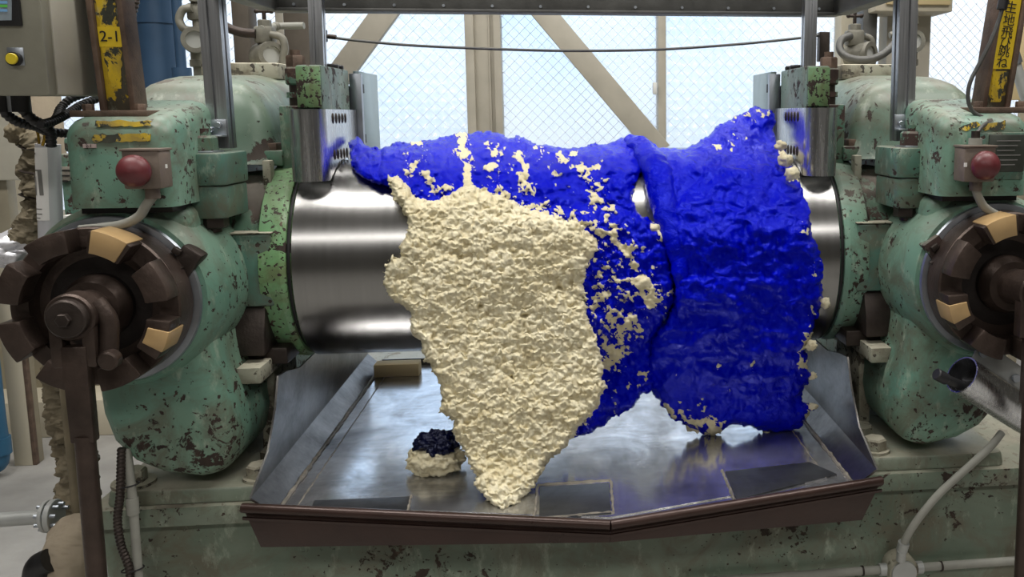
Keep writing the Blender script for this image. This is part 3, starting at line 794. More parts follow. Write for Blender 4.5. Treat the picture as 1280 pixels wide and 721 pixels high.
def cheek(s):
    t = thing('cheek_block', 'pale green cheek block with chipped bright green front above the ' + SIDE[s] + ' roll guard', 'cheek block', (s * 0.56, -0.1, 1.33))
    MB().box(*sorted((s * 0.5325, s * 0.585)), -0.145, 0.10, 1.365, 1.566, 0.004).build('block', M['green_rear'], t)
    MB().box(*sorted((s * 0.534, s * 0.584)), -0.152, -0.146, 1.475, 1.563, 0.002).build('front_face', M['green_bright'], t, 'bright green chipped front plate')
    MB().box(*sorted((s * 0.606, s * 0.645)), -0.08, 0.02, 1.335, 1.480, 0.004).build('side_bar', M['green_worn'], t)
    MB().box(*sorted((s * 0.640, s * 0.695)), -0.09, -0.03, 1.348, 1.382, 0.004).build('side_step', M['green_worn'], t)
    MB().box(*sorted((s * 0.655, s * 0.68)), -0.08, -0.04, 1.382, 1.398, 0.002).build('step_key', M['rust_iron'], t)
    x = s * 0.614; y = -0.04
    MB().cyl((x, y, 1.48), (x, y, 1.505), 0.018).build('stud', M['dark_iron'], t)
    MB().cyl((x, y, 1.498), (x, y, 1.510), 0.023, n=24).build('washer', M['green_worn'], t)
    MB().cyl((x, y, 1.526), (x, y, 1.566), 0.024, n=28, ch=0.004).build('collar', M['green_worn'], t)
    MB().cyl((x, y, 1.51), (x, y, 1.528), 0.017, n=20).build('spacer', M['dark_iron'], t)
    MB().hexa((x, y, 1.566), (0, 0, 1), 0.021, 0.026).build('castle_nut', M['rust_iron'], t)
    MB().cyl((x, y, 1.59), (x, y, 1.604), 0.011).build('stud', M['rust_iron'], t)
    for dy in (0.05, 0.095):
        MB().cyl((s * 0.56, dy, 1.566), (s * 0.56, dy, 1.578), 0.018, n=20, ch=0.003).build('cap_screw', M['black'], t)
    return t
for s in (-1, 1): cheek(s)
def end_plate(s):
    t = thing('guide_plate', 'pale blue-grey steel guide plate with square hole beside the ' + SIDE[s] + ' cheek block', 'plate', (s * 0.51, 0.2, 1.33))
    MB().box(*sorted((s * 0.520, s * 0.535)), 0.155, 0.375, 1.30, 1.567, 0.002).build('plate', M['door_panel'], t)
    MB().box(*sorted((s * 0.512, s * 0.540)), 0.135, 0.154, 1.30, 1.560, 0.001).build('edge_strip', M['zinc'], t)
    for zz in (1.525, 1.40):
        MB().box(*sorted((s * 0.5185, s * 0.522)), 0.185, 0.202, zz - 0.011, zz + 0.011, 0.001).build('square_hole', M['black'], t)
    MB().box(*sorted((s * 0.541, s * 0.575)), 0.12, 0.36, 1.366, 1.53).build('dark_gap_block', M['black'], t)  # black block added for the dark gap beside the cheek block
    return t
for s in (-1, 1): end_plate(s)

# ---- screw chucks
def sector(mb, cx, cz, r0, r1, y0, y1, a0, a1, n=6, b=0.003):
    inner, outer = [], []
    for k in range(n + 1):
        a = math.radians(a0 + (a1 - a0) * k / n)
        inner.append((cx + r0 * math.cos(a), cz + r0 * math.sin(a))); outer.append((cx + r1 * math.cos(a), cz + r1 * math.sin(a)))
    return mb.prism(outer + inner[::-1], 'y', y0, y1, b, 2, 30)
def chuck(s):
    cx, cz = s * 0.871, 1.115
    t = thing('screw_chuck', 'brown eight-toothed screw chuck ' + ('with its lever hanging down to the left edge of the bed' if s < 0 else 'cut off by the right frame edge'), 'chuck', (cx, -0.45, cz))
    yf = -0.50
    MB().lathe((cx, -0.388, cz), (0, -1, 0), [(0, 0.06), (0, 0.158), (0.006, 0.160), (0.012, 0.158), (0.012, 0.06), (0, 0.06)], 72).build('bright_ring', M['zinc'], t, 'bright worn ring behind the chuck')
    MB().lathe((cx, -0.399, cz), (0, -1, 0), [(0, 0.05), (0, 0.143), (0.004, 0.147), (0.058, 0.147), (0.062, 0.144), (0.064, 0.112), (0.040, 0.106), (0.036, 0.05), (0, 0.05)], 72).build('rim', M['chuck'], t)
    MB().lathe((cx, -0.434, cz), (0, -1, 0), [(0, 0.0), (0, 0.108), (0.003, 0.108), (0.005, 0.06), (0.02, 0.058), (0.02, 0.0)], 56).build('face_disc', M['chuck_dark'], t)
    ph = 67 if s < 0 else 109
    for k in range(8):
        a = ph + 45 * k
        sector(MB(), cx, cz, 0.106, 0.1475, yf - 0.005, -0.458, a - 15, a + 15).build('tooth', M['chuck'], t)
    for a, da, rin in ((ph, 12.0, 0.108), (ph - 90 if s < 0 else ph + 90, 7.5, 0.112)):
        sector(MB(), cx, cz, rin, 0.1495, yf - 0.0085, -0.446, a - da, a + da, 6, 0.001).build('tape_wrap', M['tape'], t, 'tan tape folded over a tooth')
    MB().lathe((cx, -0.45, cz), (0, -1, 0), [(0, 0.0), (0, 0.060), (0.012, 0.058), (0.03, 0.050), (0.034, 0.0)], 48).build('hub', M['chuck'], t)
    # shaft end, yoke and lever
    q = P(75, 402, Y=-0.60); sx, sz = s * (abs(q.x) + (0.018 if s > 0 else 0)), q.z
    MB().cyl((cx, -0.47, cz), (sx, -0.56, sz), 0.036, n=32).build('shaft', M['chuck'], t)
    MB().lathe((sx, -0.54, sz), (0, -1, 0), [(0, 0.0), (0, 0.041), (0.03, 0.041), (0.034, 0.038), (0.034, 0.0)], 48).build('yoke_eye', M['chuck'], t)
    MB().lathe((sx, -0.573, sz), (0, -1, 0), [(0, 0.0), (0, 0.034), (0.010, 0.033), (0.013, 0.030), (0.013, 0.0)], 48).build('end_disc', M['dark_iron'], t)
    MB().hexa((sx, -0.586, sz), (0, -1, 0), 0.012, 0.010).build('centre_bolt', M['dark_iron'], t)
    for dx in (-0.026, 0.026):
        MB().prism([(sx + dx - 0.011, sz - 0.015), (sx + dx + 0.011, sz - 0.015), (sx + dx + 0.011, sz - 0.088), (sx + dx - 0.011, sz - 0.088)], 'y', -0.572, -0.545, 0.004).build('yoke_arm', M['chuck'], t)
    # upper curved cheek of the yoke
    MB().tube([(sx + 0.030, -0.548, sz + 0.022), (sx + 0.048 , -0.545, sz - 0.01), (sx + 0.048, -0.548, sz - 0.05), (sx + 0.046, -0.552, sz - 0.075)], 0.016, 12, 5).build('yoke_cheek', M['chuck'], t)
    MB().cyl((sx + 0.056, -0.555, sz - 0.075), (sx + 0.056, -0.578, sz - 0.077), 0.017, n=24, ch=0.003).build('pivot_pin', M['chuck'], t)
    a, b = P(94, 432, Y=-0.565), P(106, 552, Y=-0.565)
    off = lambda v: Vector((s * (abs(v.x) + (0.018 if s > 0 else 0)), v.y, v.z))
    a, b = off(a), off(b)
    MB().hull([[(a.x - .021, -.574, a.z), (a.x + .021, -.574, a.z), (a.x + .021, -.552, a.z), (a.x - .021, -.552, a.z)],
               [(b.x - .0195, -.574, b.z), (b.x + .0195, -.574, b.z), (b.x + .0195, -.552, b.z), (b.x - .0195, -.552, b.z)]], 0.003).build('lever_blade', M['chuck'], t)
    c = off(P(119, 735, Y=-0.565)); c.z = 0.35
    MB().cyl((b.x, -0.563, b.z + 0.01), (c.x, -0.563, c.z), 0.0165, n=24).build('lever_rod', M['chuck'], t)
    return t
for s in (-1, 1): chuck(s)

# ---- emergency stops
def estop(s):
    c = P(166, 214, Y=-0.495) if s < 0 else P(1233, 207, Y=-0.495)
    t = thing('emergency_stop', 'dusty red mushroom stop button on a grey-brown box, ' + SIDE[s] + ' housing', 'stop button', (c.x, -0.43, c.z))
    bx = c.x + (0.006 if s < 0 else -0.004)
    MB().box(bx - 0.032, bx + 0.032, -0.477, -0.427, c.z - 0.033, c.z + 0.036, 0.004).build('box', M['estop_box'], t)
    MB().box(bx - 0.034, bx + 0.034, -0.479, -0.427, c.z + 0.034, c.z + 0.0385, 0.001).build('box_lid', M['estop_box'], t)
    MB().cyl((c.x, -0.477, c.z), (c.x, -0.486, c.z), 0.012).build('stem', M['dark_iron'], t)
    MB().lathe((c.x, -0.484, c.z), (0, -1, 0), [(0, 0.0), (0, 0.026), (0.004, 0.0285), (0.010, 0.0285), (0.018, 0.0255), (0.025, 0.018), (0.029, 0.009), (0.030, 0.0)], 40).build('mushroom_button', M['red'], t)
    a = P(201, 208, Y=-0.45) if s < 0 else P(1207, 206, Y=-0.478)
    if s > 0: MB().box(a.x - 0.003, a.x + 0.003, -0.4782, -0.4768, a.z - 0.004, a.z + 0.004).build('sticker', M['paper'], t)
    else: MB().box(bx + 0.0315, bx + 0.0325, -0.456, -0.448, a.z - 0.003, a.z + 0.004).build('sticker', M['paper'], t)
    MB().cyl((bx + 0.005, -0.452, c.z - 0.033), (bx + 0.005, -0.452, c.z - 0.052), 0.0125).build('gland', M['estop_box'], t)
    pts = [(183, 243), (183, 256), (174, 270), (155, 280), (130, 284), (100, 287)] if s < 0 else [(1222, 236), (1223, 246), (1230, 258), (1243, 267), (1256, 273)]
    p3 = [P(a, b, Y=-0.452 + 0.004 * i) for i, (a, b) in enumerate(pts)]
    p3[0] = Vector((bx + 0.005, -0.452, c.z - 0.048))
    MB().tube(p3, 0.0085, 14).build('conduit', M['grey_pipe'], t)
    return bx, c
ES = {s: estop(s) for s in (-1, 1)}

# ---- aluminium posts
def alu_post(x, y, z0, z1, w, lean, name, label, bracket=None):
    t = thing(name, label, 'post', (x, y, z0))
    h = w / 2; g = w * 0.11; dpt = w * 0.16
    pr = []
    def side(k):
        pts = [(-h, -h), (-g, -h), (-g, -h + dpt), (g, -h + dpt), (g, -h)]
        c, s_ = math.cos(math.pi / 2 * k), math.sin(math.pi / 2 * k)
        return [(a * c - b * s_, a * s_ + b * c) for a, b in pts]
    for k in range(4): pr += side(k)
    r0 = [(x + a, y + b, z0) for a, b in pr]; r1 = [(x + lean[0] + a, y + lean[1] + b, z1) for a, b in pr]
    MB().hull([r0, r1]).build('extrusion', M['alu'], t)
    if bracket:
        bx0, bx1, bz0, bz1 = bracket; by = y - h
        MB().box(bx0, bx1, by - 0.005, by, bz0, bz1, 0.001).build('bracket', M['zinc'], t, 'zinc plate bracket')
        MB().box(bx0, bx1, by - 0.03, by, bz0, bz0 + 0.004, 0.001).build('bracket_foot', M['zinc'], t)
        for fx, fz in ((0.68, 0.68), (0.3, 0.42)):
            xx, zz = bx0 + (bx1 - bx0) * fx, bz0 + (bz1 - bz0) * fz
            MB().cyl((xx, by - 0.005, zz), (xx, by - 0.013, zz), 0.0065, n=16, ch=0.001).build('socket_screw', M['zinc'], t)
    return t
def postpx(a, b, Y):
    A, B = P(*a, Y=Y), P(*b, Y=Y); return A, B
for s, top, bot, br in ((-1, (264.5, 0), (279, 185), (254, 281, 171, 149)), (1, (1132, 0), (1127, 176), (1119, 1144, 163, 143))):
    Y = -0.20
    A, B = P(*top, Y=Y), P(*bot, Y=Y)
    b0, b1 = P(br[0], br[2], Y=Y - 0.03), P(br[1], br[3], Y=Y - 0.03)
    k = (2.05 - B.z) / (A.z - B.z)
    alu_post(B.x, Y, B.z, 2.05, 0.041, ((A.x - B.x) * k, 0), 'aluminium_post', 'slotted aluminium profile post on a zinc bracket, ' + SIDE[s] + ' outer front', (b0.x, b1.x, b0.z, b1.z))
for s, top, bot in ((-1, (390, 0), (393, 82)), (1, (1012, 0), (1010, 84))):
    A, B = P(*top, Y=0.0), P(*bot, Y=0.0); k = (2.05 - B.z) / (A.z - B.z)
    alu_post(s * 0.575, 0.0, 1.5665, 2.05, 0.030, ((A.x - B.x) * k, 0), 'aluminium_post', 'thin slotted aluminium post standing on the ' + SIDE[s] + ' cheek block')
    
# ---- overhead frame
t = thing('overhead_frame', 'dark galvanised steel frame crossing overhead along the top edge', 'frame', (0, 0.05, 1.70))
A, B = P(338, 16.5, Y=0.06), P(1050, 17.5, Y=0.06)
zf = (A.z + B.z) / 2
MB().box(A.x, B.x, 0.05, 0.10, zf, zf + 0.12, 0.003).build('cross_beam', M['frame_grey'], t)
MB().box(A.x, B.x, 0.035, 0.05, zf - 0.001, zf + 0.006, 0.001).build('beam_flange', M['frame_grey'], t)
for s, x in ((-1, A.x), (1, B.x)):
    MB().hull([[(x - 0.02, 0.05, zf), (x + 0.02, 0.05, zf), (x + 0.02, 0.05, zf + .1), (x - 0.02, 0.05, zf + .1)],
               [(x - 0.02 + s * 0.012, -0.55, zf), (x + 0.02 + s * 0.012, -0.55, zf), (x + 0.02 + s * 0.012, -0.55, zf + .1), (x - 0.02 + s * 0.012, -0.55, zf + .1)]], 0.003).build('side_arm', M['frame_grey'], t)
for k in range(12):
    xx = A.x + (B.x - A.x) * (k + 0.5) / 12
    MB().cyl((xx, 0.05, zf + 0.015), (xx, 0.047, zf + 0.015), 0.0035, n=8).build('rivet', M['zinc'], t)

# ---- safety trip rod
t = thing('trip_rod', 'thin grey trip rod sagging across in front of the windows', 'rod', P(405, 45, Y=0.25))
pts = [P(a, b, Y=0.25) for a, b in ((405, 45), (440, 50), (520, 57), (640, 62), (720, 63.5), (820, 62), (920, 55.5), (1000, 47.5), (1024, 44))]
MB().tube(pts, 0.0035, 8, 8).build('rod', M['frame_grey'], t)
MB().box(pts[0].x - 0.016, pts[0].x + 0.006, 0.235, 0.265, pts[0].z - 0.014, pts[0].z + 0.016, 0.002).build('clevis', M['black'], t)
MB().cyl(pts[0] + Vector((0.01, 0, -0.001)), pts[0] + Vector((0.03, 0, -0.003)), 0.006).build('lock_nut', M['dark_iron'], t)
MB().box(pts[-1].x - 0.002, pts[-1].x + 0.026, 0.235, 0.265, pts[-1].z - 0.07, pts[-1].z + 0.008, 0.002).build('end_bracket', M['dark_iron'], t)
# ------------------------------------------------------------------ the tray under the rolls
ZT = 0.702
t = thing('mill_tray', 'shiny worn steel tray with brown bent front lip under the rolls', 'tray', (0, -0.3, ZT))
TR = t
L0, L1 = P(350, 636, Z=ZT), P(484, 453, Z=ZT)
R0, R1 = P(1064, 602, Z=ZT), P(1009, 532, Z=ZT)
xl, xr = L0.x, R0.x
YB = 0.55
mid = P(763, 652, Z=ZT)
MB().prism([(xl, L0.y - 0.02), (mid.x, mid.y - 0.012), (xr, R0.y - 0.02), (xr, YB), (xl, YB)], 'z', ZT - 0.006, ZT).build('tray_floor', M['tray'], t)
# raised inner sheet, its edges a hand's breadth from the sides
xi, xj = P(376, 628, Z=ZT).x, P(1005, 560, Z=ZT).x
MB().prism([(xi, L0.y + 0.005), (mid.x, mid.y + 0.015), (xj, R0.y + 0.015), (xj, YB - 0.02), (xi, YB - 0.02)], 'z', ZT, ZT + 0.0025).build('floor_sheet', M['tray'], t)
def patch(pxs, z=0.0045):
    q = [P(a, b, Z=ZT + z) for a, b in pxs]
    MB().slab(q, (0, 0, -0.004), 0.0006).build('floor_patch', M['tray_patch'], t, 'dark steel patch let into the tray floor')
patch([(675, 608), (761, 603), (764, 641), (674, 647)])
patch([(393, 625), (515, 620), (508, 641), (389, 634)])
patch([(906, 589), (1012, 577), (1046, 592), (921, 624)], 0.0040)
def weld(pts, r=0.004, seed=0):
    rng = random.Random(seed); P3 = []
    for a, b in zip(pts, pts[1:]):
        n = int((b - a).length / 0.010)
        for k in range(n): P3.append(a.lerp(b, k / n) + Vector((rng.uniform(-.001, .001), 0, 0)))
    P3.append(pts[-1])
    MB().tube(P3, r, 6, 0, lambda q: r * rng.uniform(0.55, 1.25)).build('weld_bead', M['weld'], t)
E0 = lambda x, y, z=ZT + 0.002: Vector((x, y, z))
weld([E0(xl, L0.y - 0.015), E0(xl, YB)], 0.0045, 1); weld([E0(xr, R0.y - 0.015), E0(xr, YB)], 0.0045, 2)
weld([E0(xi, L0.y), E0(xi, YB - .02)], 0.0022, 3); weld([E0(xj, R0.y + .02), E0(xj, YB - .02)], 0.0022, 4)
for pp in ([(668, 648), (672, 606), (763, 600), (767, 640), (676, 648)], [(514, 619), (509, 641)], [(903, 588), (918, 624)]):
    weld([P(a, b, Z=ZT + 0.003) for a, b in pp], 0.0030, int(pp[0][0]))
# sloping strips and upright cheeks at both ends
for s, x, y0 in ((-1, xl, L0.y), (1, xr, R0.y)):
    xo = x + s * 0.040; zo = ZT + 0.040
    MB().hull([[(x, y0 - 0.02, ZT), (x, YB, ZT), (xo, YB, zo), (xo, y0 - 0.035, zo)],
               [(x, y0 - 0.02, ZT - .004), (x, YB, ZT - .004), (xo + s * .003, YB, zo - .003), (xo + s * .003, y0 - 0.035, zo - .003)]]).build('side_strip', M['tray_side'], t)
    prof = [(y0 - 0.035, zo), (-0.36, 0.79), (-0.30, 0.86), (-0.27, 0.92), (-0.22, 0.915), (-0.12, 0.895), (0.12, 0.895), (0.24, 0.92), (YB, 0.93), (YB, zo)]
    MB().prism(prof, 'x', *sorted((xo, xo + s * 0.004))).build('side_cheek', M['tray_side'], t)
MB().box(xl, xr, YB, YB + 0.004, ZT, ZT + 0.02).build('back_plate', M['tray_side'], t)
a = P(487, 459, Y=0.40)
MB().box(xl + 0.002, xl + 0.13, 0.42, 0.47, ZT + 0.0025, ZT + 0.04, 0.003).build('corner_block', M['cream_panel'], t)
# front lip in two bent lengths
TL, TM, TRr = P(303, 634, Y=L0.y - 0.035), P(763, 655, Y=mid.y - 0.03), P(1102, 600, Y=R0.y - 0.035)
BL, BM, BR = P(326, 684, Y=L0.y - 0.02), P(763, 678, Y=mid.y - 0.02), P(1078, 650, Y=R0.y - 0.02)
for nm, (a, b, c, d) in (('l', (TL, TM, BM, BL)), ('r', (TM, TRr, BR, BM))):
    MB().hull([[a, b, c, d], [a + Vector((0, .007, 0)), b + Vector((0, .007, 0)), c + Vector((0, .007, 0)), d + Vector((0, .007, 0))]], 0.001).build('front_lip', M['lip'], t, 'brown painted front lip')
    MB().tube([a + Vector((0, 0, -.001)), a.lerp(b, .5) + Vector((0, 0, -.001)), b + Vector((0, 0, -.001))], 0.0095, 12, 2).build('lip_bead', M['lip'], t, 'rounded brown top bead of the lip')
    MB().hull([[a + Vector((0, -.006, -.018)), b + Vector((0, -.006, -.018)), b + Vector((0, 0, -.018)), a + Vector((0, 0, -.018))],
               [a + Vector((0, -.004, -.024)), b + Vector((0, -.004, -.024)), b + Vector((0, 0, -.024)), a + Vector((0, 0, -.024))]]).build('lip_step', M['lip'], t)
# brackets that carry the tray on the bed
for bx in (-0.35, 0.3):
    MB().box(bx - 0.03, bx + 0.03, -0.30, 0.50, BZ, ZT - 0.006).build('tray_bearer', M['dark_iron'], t)

# ------------------------------------------------------------------ the rubber
comp = thing('rubber_compound', 'big crumpled mass of blue and cream rubber hanging over the front roll', 'rubber', (0.05, -0.25, 1.13))
def sheet(name, poly, depth, mat, step, T, w, rag, disp, cream=None, label=None, back=0.6, lat=None, eps=0.010, loc=None, parent=comp, dmin=-9):
    poly = np.array(poly, float)
    x0, y0 = poly.min(0) - 10; x1, y1 = poly.max(0) + 10
    gx, gy = np.meshgrid(np.arange(x0, x1, step), np.arange(y0, y1, step))
    sd = sd_poly(gx, gy, poly)
    sd = sd + rag[0] * (fbm(gx * rag[1], gy * rag[1], 5, 4, 0.6) - 0.5) * 2 + rag[0] * 0.6 * (0.45 - worley(gx * rag[1] * 2.2, gy * rag[1] * 2.2, 9))
    ins = sd > 0
    cell = ins[:-1, :-1] | ins[1:, :-1] | ins[:-1, 1:] | ins[1:, 1:]
    gyd, gxd = np.gradient(sd, step)
    gl = np.sqrt(gxd ** 2 + gyd ** 2) + 1e-6
    mv = np.where(ins, 0, np.clip(-sd, 0, step * 1.4))
    qx, qy = gx + gxd / gl * mv, gy + gyd / gl * mv
    s = np.maximum(sd, 0)
    prof = np.sqrt(np.clip(1 - (1 - np.clip(s / w, 0, 1)) ** 2, 0, 1))
    Yp = depth(qx, qy)
    if lat is not None:
        lx, ly = lat(qx, qy); k = np.clip(s / 8, 0, 1); qx = qx + lx * k; qy = qy + ly * k
    d = FW[None, None] + RT[None, None] * ((qx - PPX) / FPX)[..., None] - UP[None, None] * ((qy - PPY) / FPX)[..., None]
    base = CAM + d * ((Yp - CAM[1]) / d[..., 1])[..., None]
    dn = -d / np.linalg.norm(d, axis=-1, keepdims=True)
    D = disp(gx, gy) * np.clip(s / 6, 0, 1)
    cr = cream(gx, gy) if cream is not None else np.zeros_like(gx)
    front = base + dn * (T * prof + D)[..., None]
    bk = base - dn * (T * back * prof)[..., None]
    def push(p, e, yax):
        dy, dz = p[..., 1] - yax, p[..., 2] - RZ; r = np.sqrt(dy ** 2 + dz ** 2)
        k = np.where(r < RR + e, (RR + e) / np.maximum(r, 1e-4), 1.0)
        p[..., 1] = yax + dy * k; p[..., 2] = RZ + dz * k
        return p
    kk = np.clip((gy - 215) / 75, 0, 1); kk = kk * kk * (3 - 2 * kk)
    fe = 0.006 + kk * (eps + T * prof * 1.2 + np.maximum(D, -0.008))
    for yax in (0.0,):
        front = push(front, fe, yax); bk = push(bk, 0.002, yax)
    if dmin > -9:
        front[..., 2] = np.maximum(front[..., 2], dmin + 0.002); bk[..., 2] = np.maximum(bk[..., 2], dmin)
    used = np.zeros_like(ins)
    used[:-1, :-1] |= cell; used[1:, :-1] |= cell; used[:-1, 1:] |= cell; used[1:, 1:] |= cell
    fi = np.full(gx.shape, -1); fi[used] = np.arange(used.sum())
    inn = used & ins
    bi = fi.copy(); bi[inn] = used.sum() + np.arange(inn.sum())
    V = np.concatenate([front[used], bk[inn]]); A = np.concatenate([cr[used], cr[inn]])
    j, i = np.nonzero(cell)
    F = np.stack([fi[j, i], fi[j + 1, i], fi[j + 1, i + 1], fi[j, i + 1]], 1)
    B = np.stack([bi[j, i], bi[j, i + 1], bi[j + 1, i + 1], bi[j + 1, i]], 1)
    F = np.concatenate([F, B[(B != F[:, [0, 3, 2, 1]]).any(1)]])
    me = bpy.data.meshes.new(name)
    me.from_pydata(V.tolist(), [], F.tolist()); me.update()
    at = me.attributes.new('cream', 'FLOAT', 'POINT'); at.data.foreach_set('value', A.astype(np.float32))
    me.polygons.foreach_set('use_smooth', [True] * len(me.polygons))
    return link_mesh(name, me, M[mat], parent, label)

def knob(x, y, sc, seed):      # rounded cauliflower lumps, 0..1
    wx = x + 6 / sc * 0 + (fbm(x * sc * 1.3, y * sc * 1.3, seed + 3, 3) - .5) * 0.9 / sc
    wy = y + (fbm(x * sc * 1.3 + 40, y * sc * 1.3, seed + 4, 3) - .5) * 0.9 / sc
    return np.clip(1 - worley(wx * sc, wy * sc, seed) ** 2 * 1.6, 0, 1)

BLUE_L = [(438, 178), (447, 169), (452, 178), (462, 184), (478, 184), (500, 179), (522, 178), (545, 174), (566, 169), (580, 165), (600, 165), (620, 167), (636, 171),
          (655, 173), (672, 180), (695, 185), (720, 186), (742, 181), (765, 176), (790, 171), (806, 174), (806, 198), (802, 214), (792, 232), (793, 262), (812, 276),
          (828, 288), (836, 308), (842, 345), (842, 372), (834, 396), (824, 414), (818, 432), (820, 446), (816, 484), (790, 508), (760, 526), (735, 541), (708, 553), (690, 545), (600, 560),
          (590, 480), (560, 400), (545, 330), (535, 285), (515, 252), (490, 238), (480, 231), (464, 229), (446, 218), (438, 200)]
CREAM = [(484, 219), (497, 217), (508, 228), (520, 246), (540, 250), (556, 246), (572, 233), (590, 233), (612, 240), (640, 247), (652, 252), (672, 262), (690, 268), (706, 276), (728, 282), (742, 296),
         (748, 312), (736, 336), (730, 360), (735, 395), (746, 420), (752, 452), (756, 484), (745, 512), (716, 545), (700, 566), (684, 580), (672, 604), (655, 618), (645, 634), (622, 636), (606, 622), (590, 608), (590, 600),
         (598, 596), (585, 580), (576, 556), (566, 540), (566, 526), (548, 516), (552, 500), (546, 470), (532, 452), (526, 430), (512, 412), (512, 392), (496, 380), (482, 366), (478, 348), (480, 330), (490, 322),
         (502, 324), (500, 308), (508, 290), (506, 270), (494, 252), (488, 236)]
BLUE_R = [(793, 172), (808, 174), (822, 183), (850, 186), (868, 181), (886, 168), (906, 152), (926, 142), (944, 134), (962, 135), (971, 146), (968, 162), (972, 176), (982, 190), (986, 206), (998, 222), (1004, 244),
          (1010, 262), (1013, 288), (1022, 310), (1030, 330), (1026, 352), (1031, 374), (1020, 398), (1016, 420), (1006, 440), (1010, 458), (1018, 470), (1006, 482), (1004, 500), (1018, 510), (1006, 530), (990, 540),
          (962, 543), (940, 533), (918, 531), (904, 536), (888, 545), (866, 536), (842, 524), (824, 506), (812, 486), (809, 452), (816, 424), (834, 398), (845, 372), (842, 340), (838, 308), (828, 278), (815, 244), (808, 214), (798, 195)]
YTIP = P(625, 634, Z=ZT).y + 0.012
dL = lambda x, y: np.interp(y, [150, 166, 180, 195, 205, 215, 235, 250, 300, 350, 420, 560], [.12, .07, .01, -.05, -.085, -.12, -.165, -.185, -.235, -.25, -.25, -.255]) \
    + 0.05 * np.clip((y - 400) / 40, 0, 1) * np.clip((x - 735) / 30, 0, 1) + 0.0 * x
dC = lambda x, y: np.interp(y, [200, 230, 260, 300, 350, 420, 500, 570, 636], [-.11, -.18, -.225, -.262, -.285, -.315, -.35, -.385, YTIP]) + 0.012 * np.sin(x * 0.02)
dR = lambda x, y: np.interp(y, [130, 160, 180, 195, 205, 215, 235, 250, 300, 350, 420, 470, 510, 560], [.10, .05, .0, -.05, -.085, -.12, -.165, -.19, -.24, -.25, -.235, -.205, -.165, -.12]) - 0.012 * np.sin((x - 800) * 0.018)

def streaks(x, y, items, noise):
    v = np.full(np.shape(x), -1.0)
    for pts, wd, st in items:
        v = np.maximum(v, st * (1 - d_line(x, y, pts) / wd))
    return v + noise
def creamL(x, y):
    n = (fbm(x * .12, y * .12, 31, 4, .75) - .5) * 4.2 - .25
    it = [([(577, 166), (579, 190), (584, 215), (582, 240)], 11, 1.35), ([(655, 195), (652, 215), (665, 240)], 15, .9), ([(618, 185), (612, 215), (620, 240)], 14, .75),
          ([(712, 202), (735, 225), (750, 262), (755, 300)], 22, .72), ([(742, 285), (775, 305), (800, 340), (818, 372)], 17, 1.0), ([(785, 345), (800, 360), (815, 378)], 12, 1.3),
          ([(747, 330), (760, 380), (770, 420), (765, 450)], 30, .74), ([(790, 400), (775, 430), (760, 460)], 28, .85), ([(520, 205), (545, 235), (560, 240)], 15, .7), ([(748, 470), (740, 500), (715, 545)], 9, .9),
          ([(500, 181), (525, 178)], 8, .8), ([(590, 240), (640, 246), (700, 272), (735, 290)], 15, .85), ([(640, 178), (680, 185)], 8, .5), ([(815, 285), (830, 300)], 8, .9), ([(800, 470), (770, 500)], 10, .55)]
    return np.clip(streaks(x, y, it, n) * 0.5 + 0.28, 0, 1)
def creamR(x, y):
    n = (fbm(x * .12, y * .12, 57, 4, .75) - .5) * 4.0 - .25
    it = [([(912, 178), (930, 172)], 9, 1.0), ([(900, 182), (915, 186)], 7, .7), ([(972, 172), (978, 190), (984, 206)], 9, 1.3), ([(988, 210), (996, 222)], 9, 1.2), ([(896, 160), (930, 145), (960, 140)], 8, .7),
          ([(1024, 318), (1018, 335)], 7, .9), ([(1018, 395), (1008, 440), (1012, 470)], 12, .95), ([(1008, 500), (1012, 520)], 9, .9), ([(850, 515), (870, 525), (900, 532)], 17, 1.15), ([(835, 505), (850, 515)], 16, .8),
          ([(905, 480), (912, 490)], 6, .8), ([(850, 445), (852, 460)], 6, .6), ([(895, 455), (900, 458)], 5, .8), ([(822, 205), (828, 215)], 7, 1.1), ([(1002, 280), (1005, 290)], 6, .8), ([(940, 455), (930, 475)], 6, .5), ([(872, 500), (880, 510)], 9, .6)]
    return np.clip(streaks(x, y, it, n) * 0.5 + 0.20, 0, 1)
def dispL(x, y):
    return 0.014 * (fbm(x * .03, y * .03, 3, 3) - .5) * 2 + 0.010 * knob(x, y, .055, 8) + 0.011 * knob(x, y, .105, 18) + 0.010 * (fbm(x * .2, y * .2, 22, 3) - .5) + 0.005 * np.clip((creamL(x, y) - .4) * 5, 0, 1) - 0.008
def dispC(x, y):
    q = y + 0.25 * x
    pit = np.zeros_like(x)
    for px_, py_ in ((602, 383), (655, 394), (576, 320), (640, 470), (700, 360), (560, 430)): pit = pit + np.exp(-((x - px_) ** 2 + 2.5 * (y - py_) ** 2) / 9)
    return 0.014 * (fbm(x * .02, y * .02, 3, 3) - .5) * 2 + 0.006 * knob(x, q * 1.2, .055, 28) + 0.008 * knob(x, q * 1.25, .105, 38) + 0.007 * knob(x, y * 1.15, .19, 48) + 0.005 * (fbm(x * .35, y * .35, 60, 3) - .5) - 0.02 * pit - 0.006
def dispR(x, y):
    b = fbm(x * .022 + 3, y * .03, 71, 3)
    r = 1 - np.abs(fbm(x * .035 + .4 * b, y * .05, 77, 3) - .5) * 4
    lump = knob(x, y * 1.1, .042, 91) * np.clip((y - 180) / 60, 0, 1)
    wr = 1 - np.abs(fbm(x * .07 + 1.5 * b, y * .05, 79, 3) - .5) * 5
    return 0.016 * (b - .5) * 2 + 0.006 * r + 0.005 * wr + 0.011 * lump * np.clip((x - 850) / 80, .3, 1) + 0.006 * knob(x, y * 1.2, .085, 97) * np.clip((x - 830) / 60, .4, 1) + 0.004 * np.clip((creamR(x, y) - .4) * 5, 0, 1) - 0.006
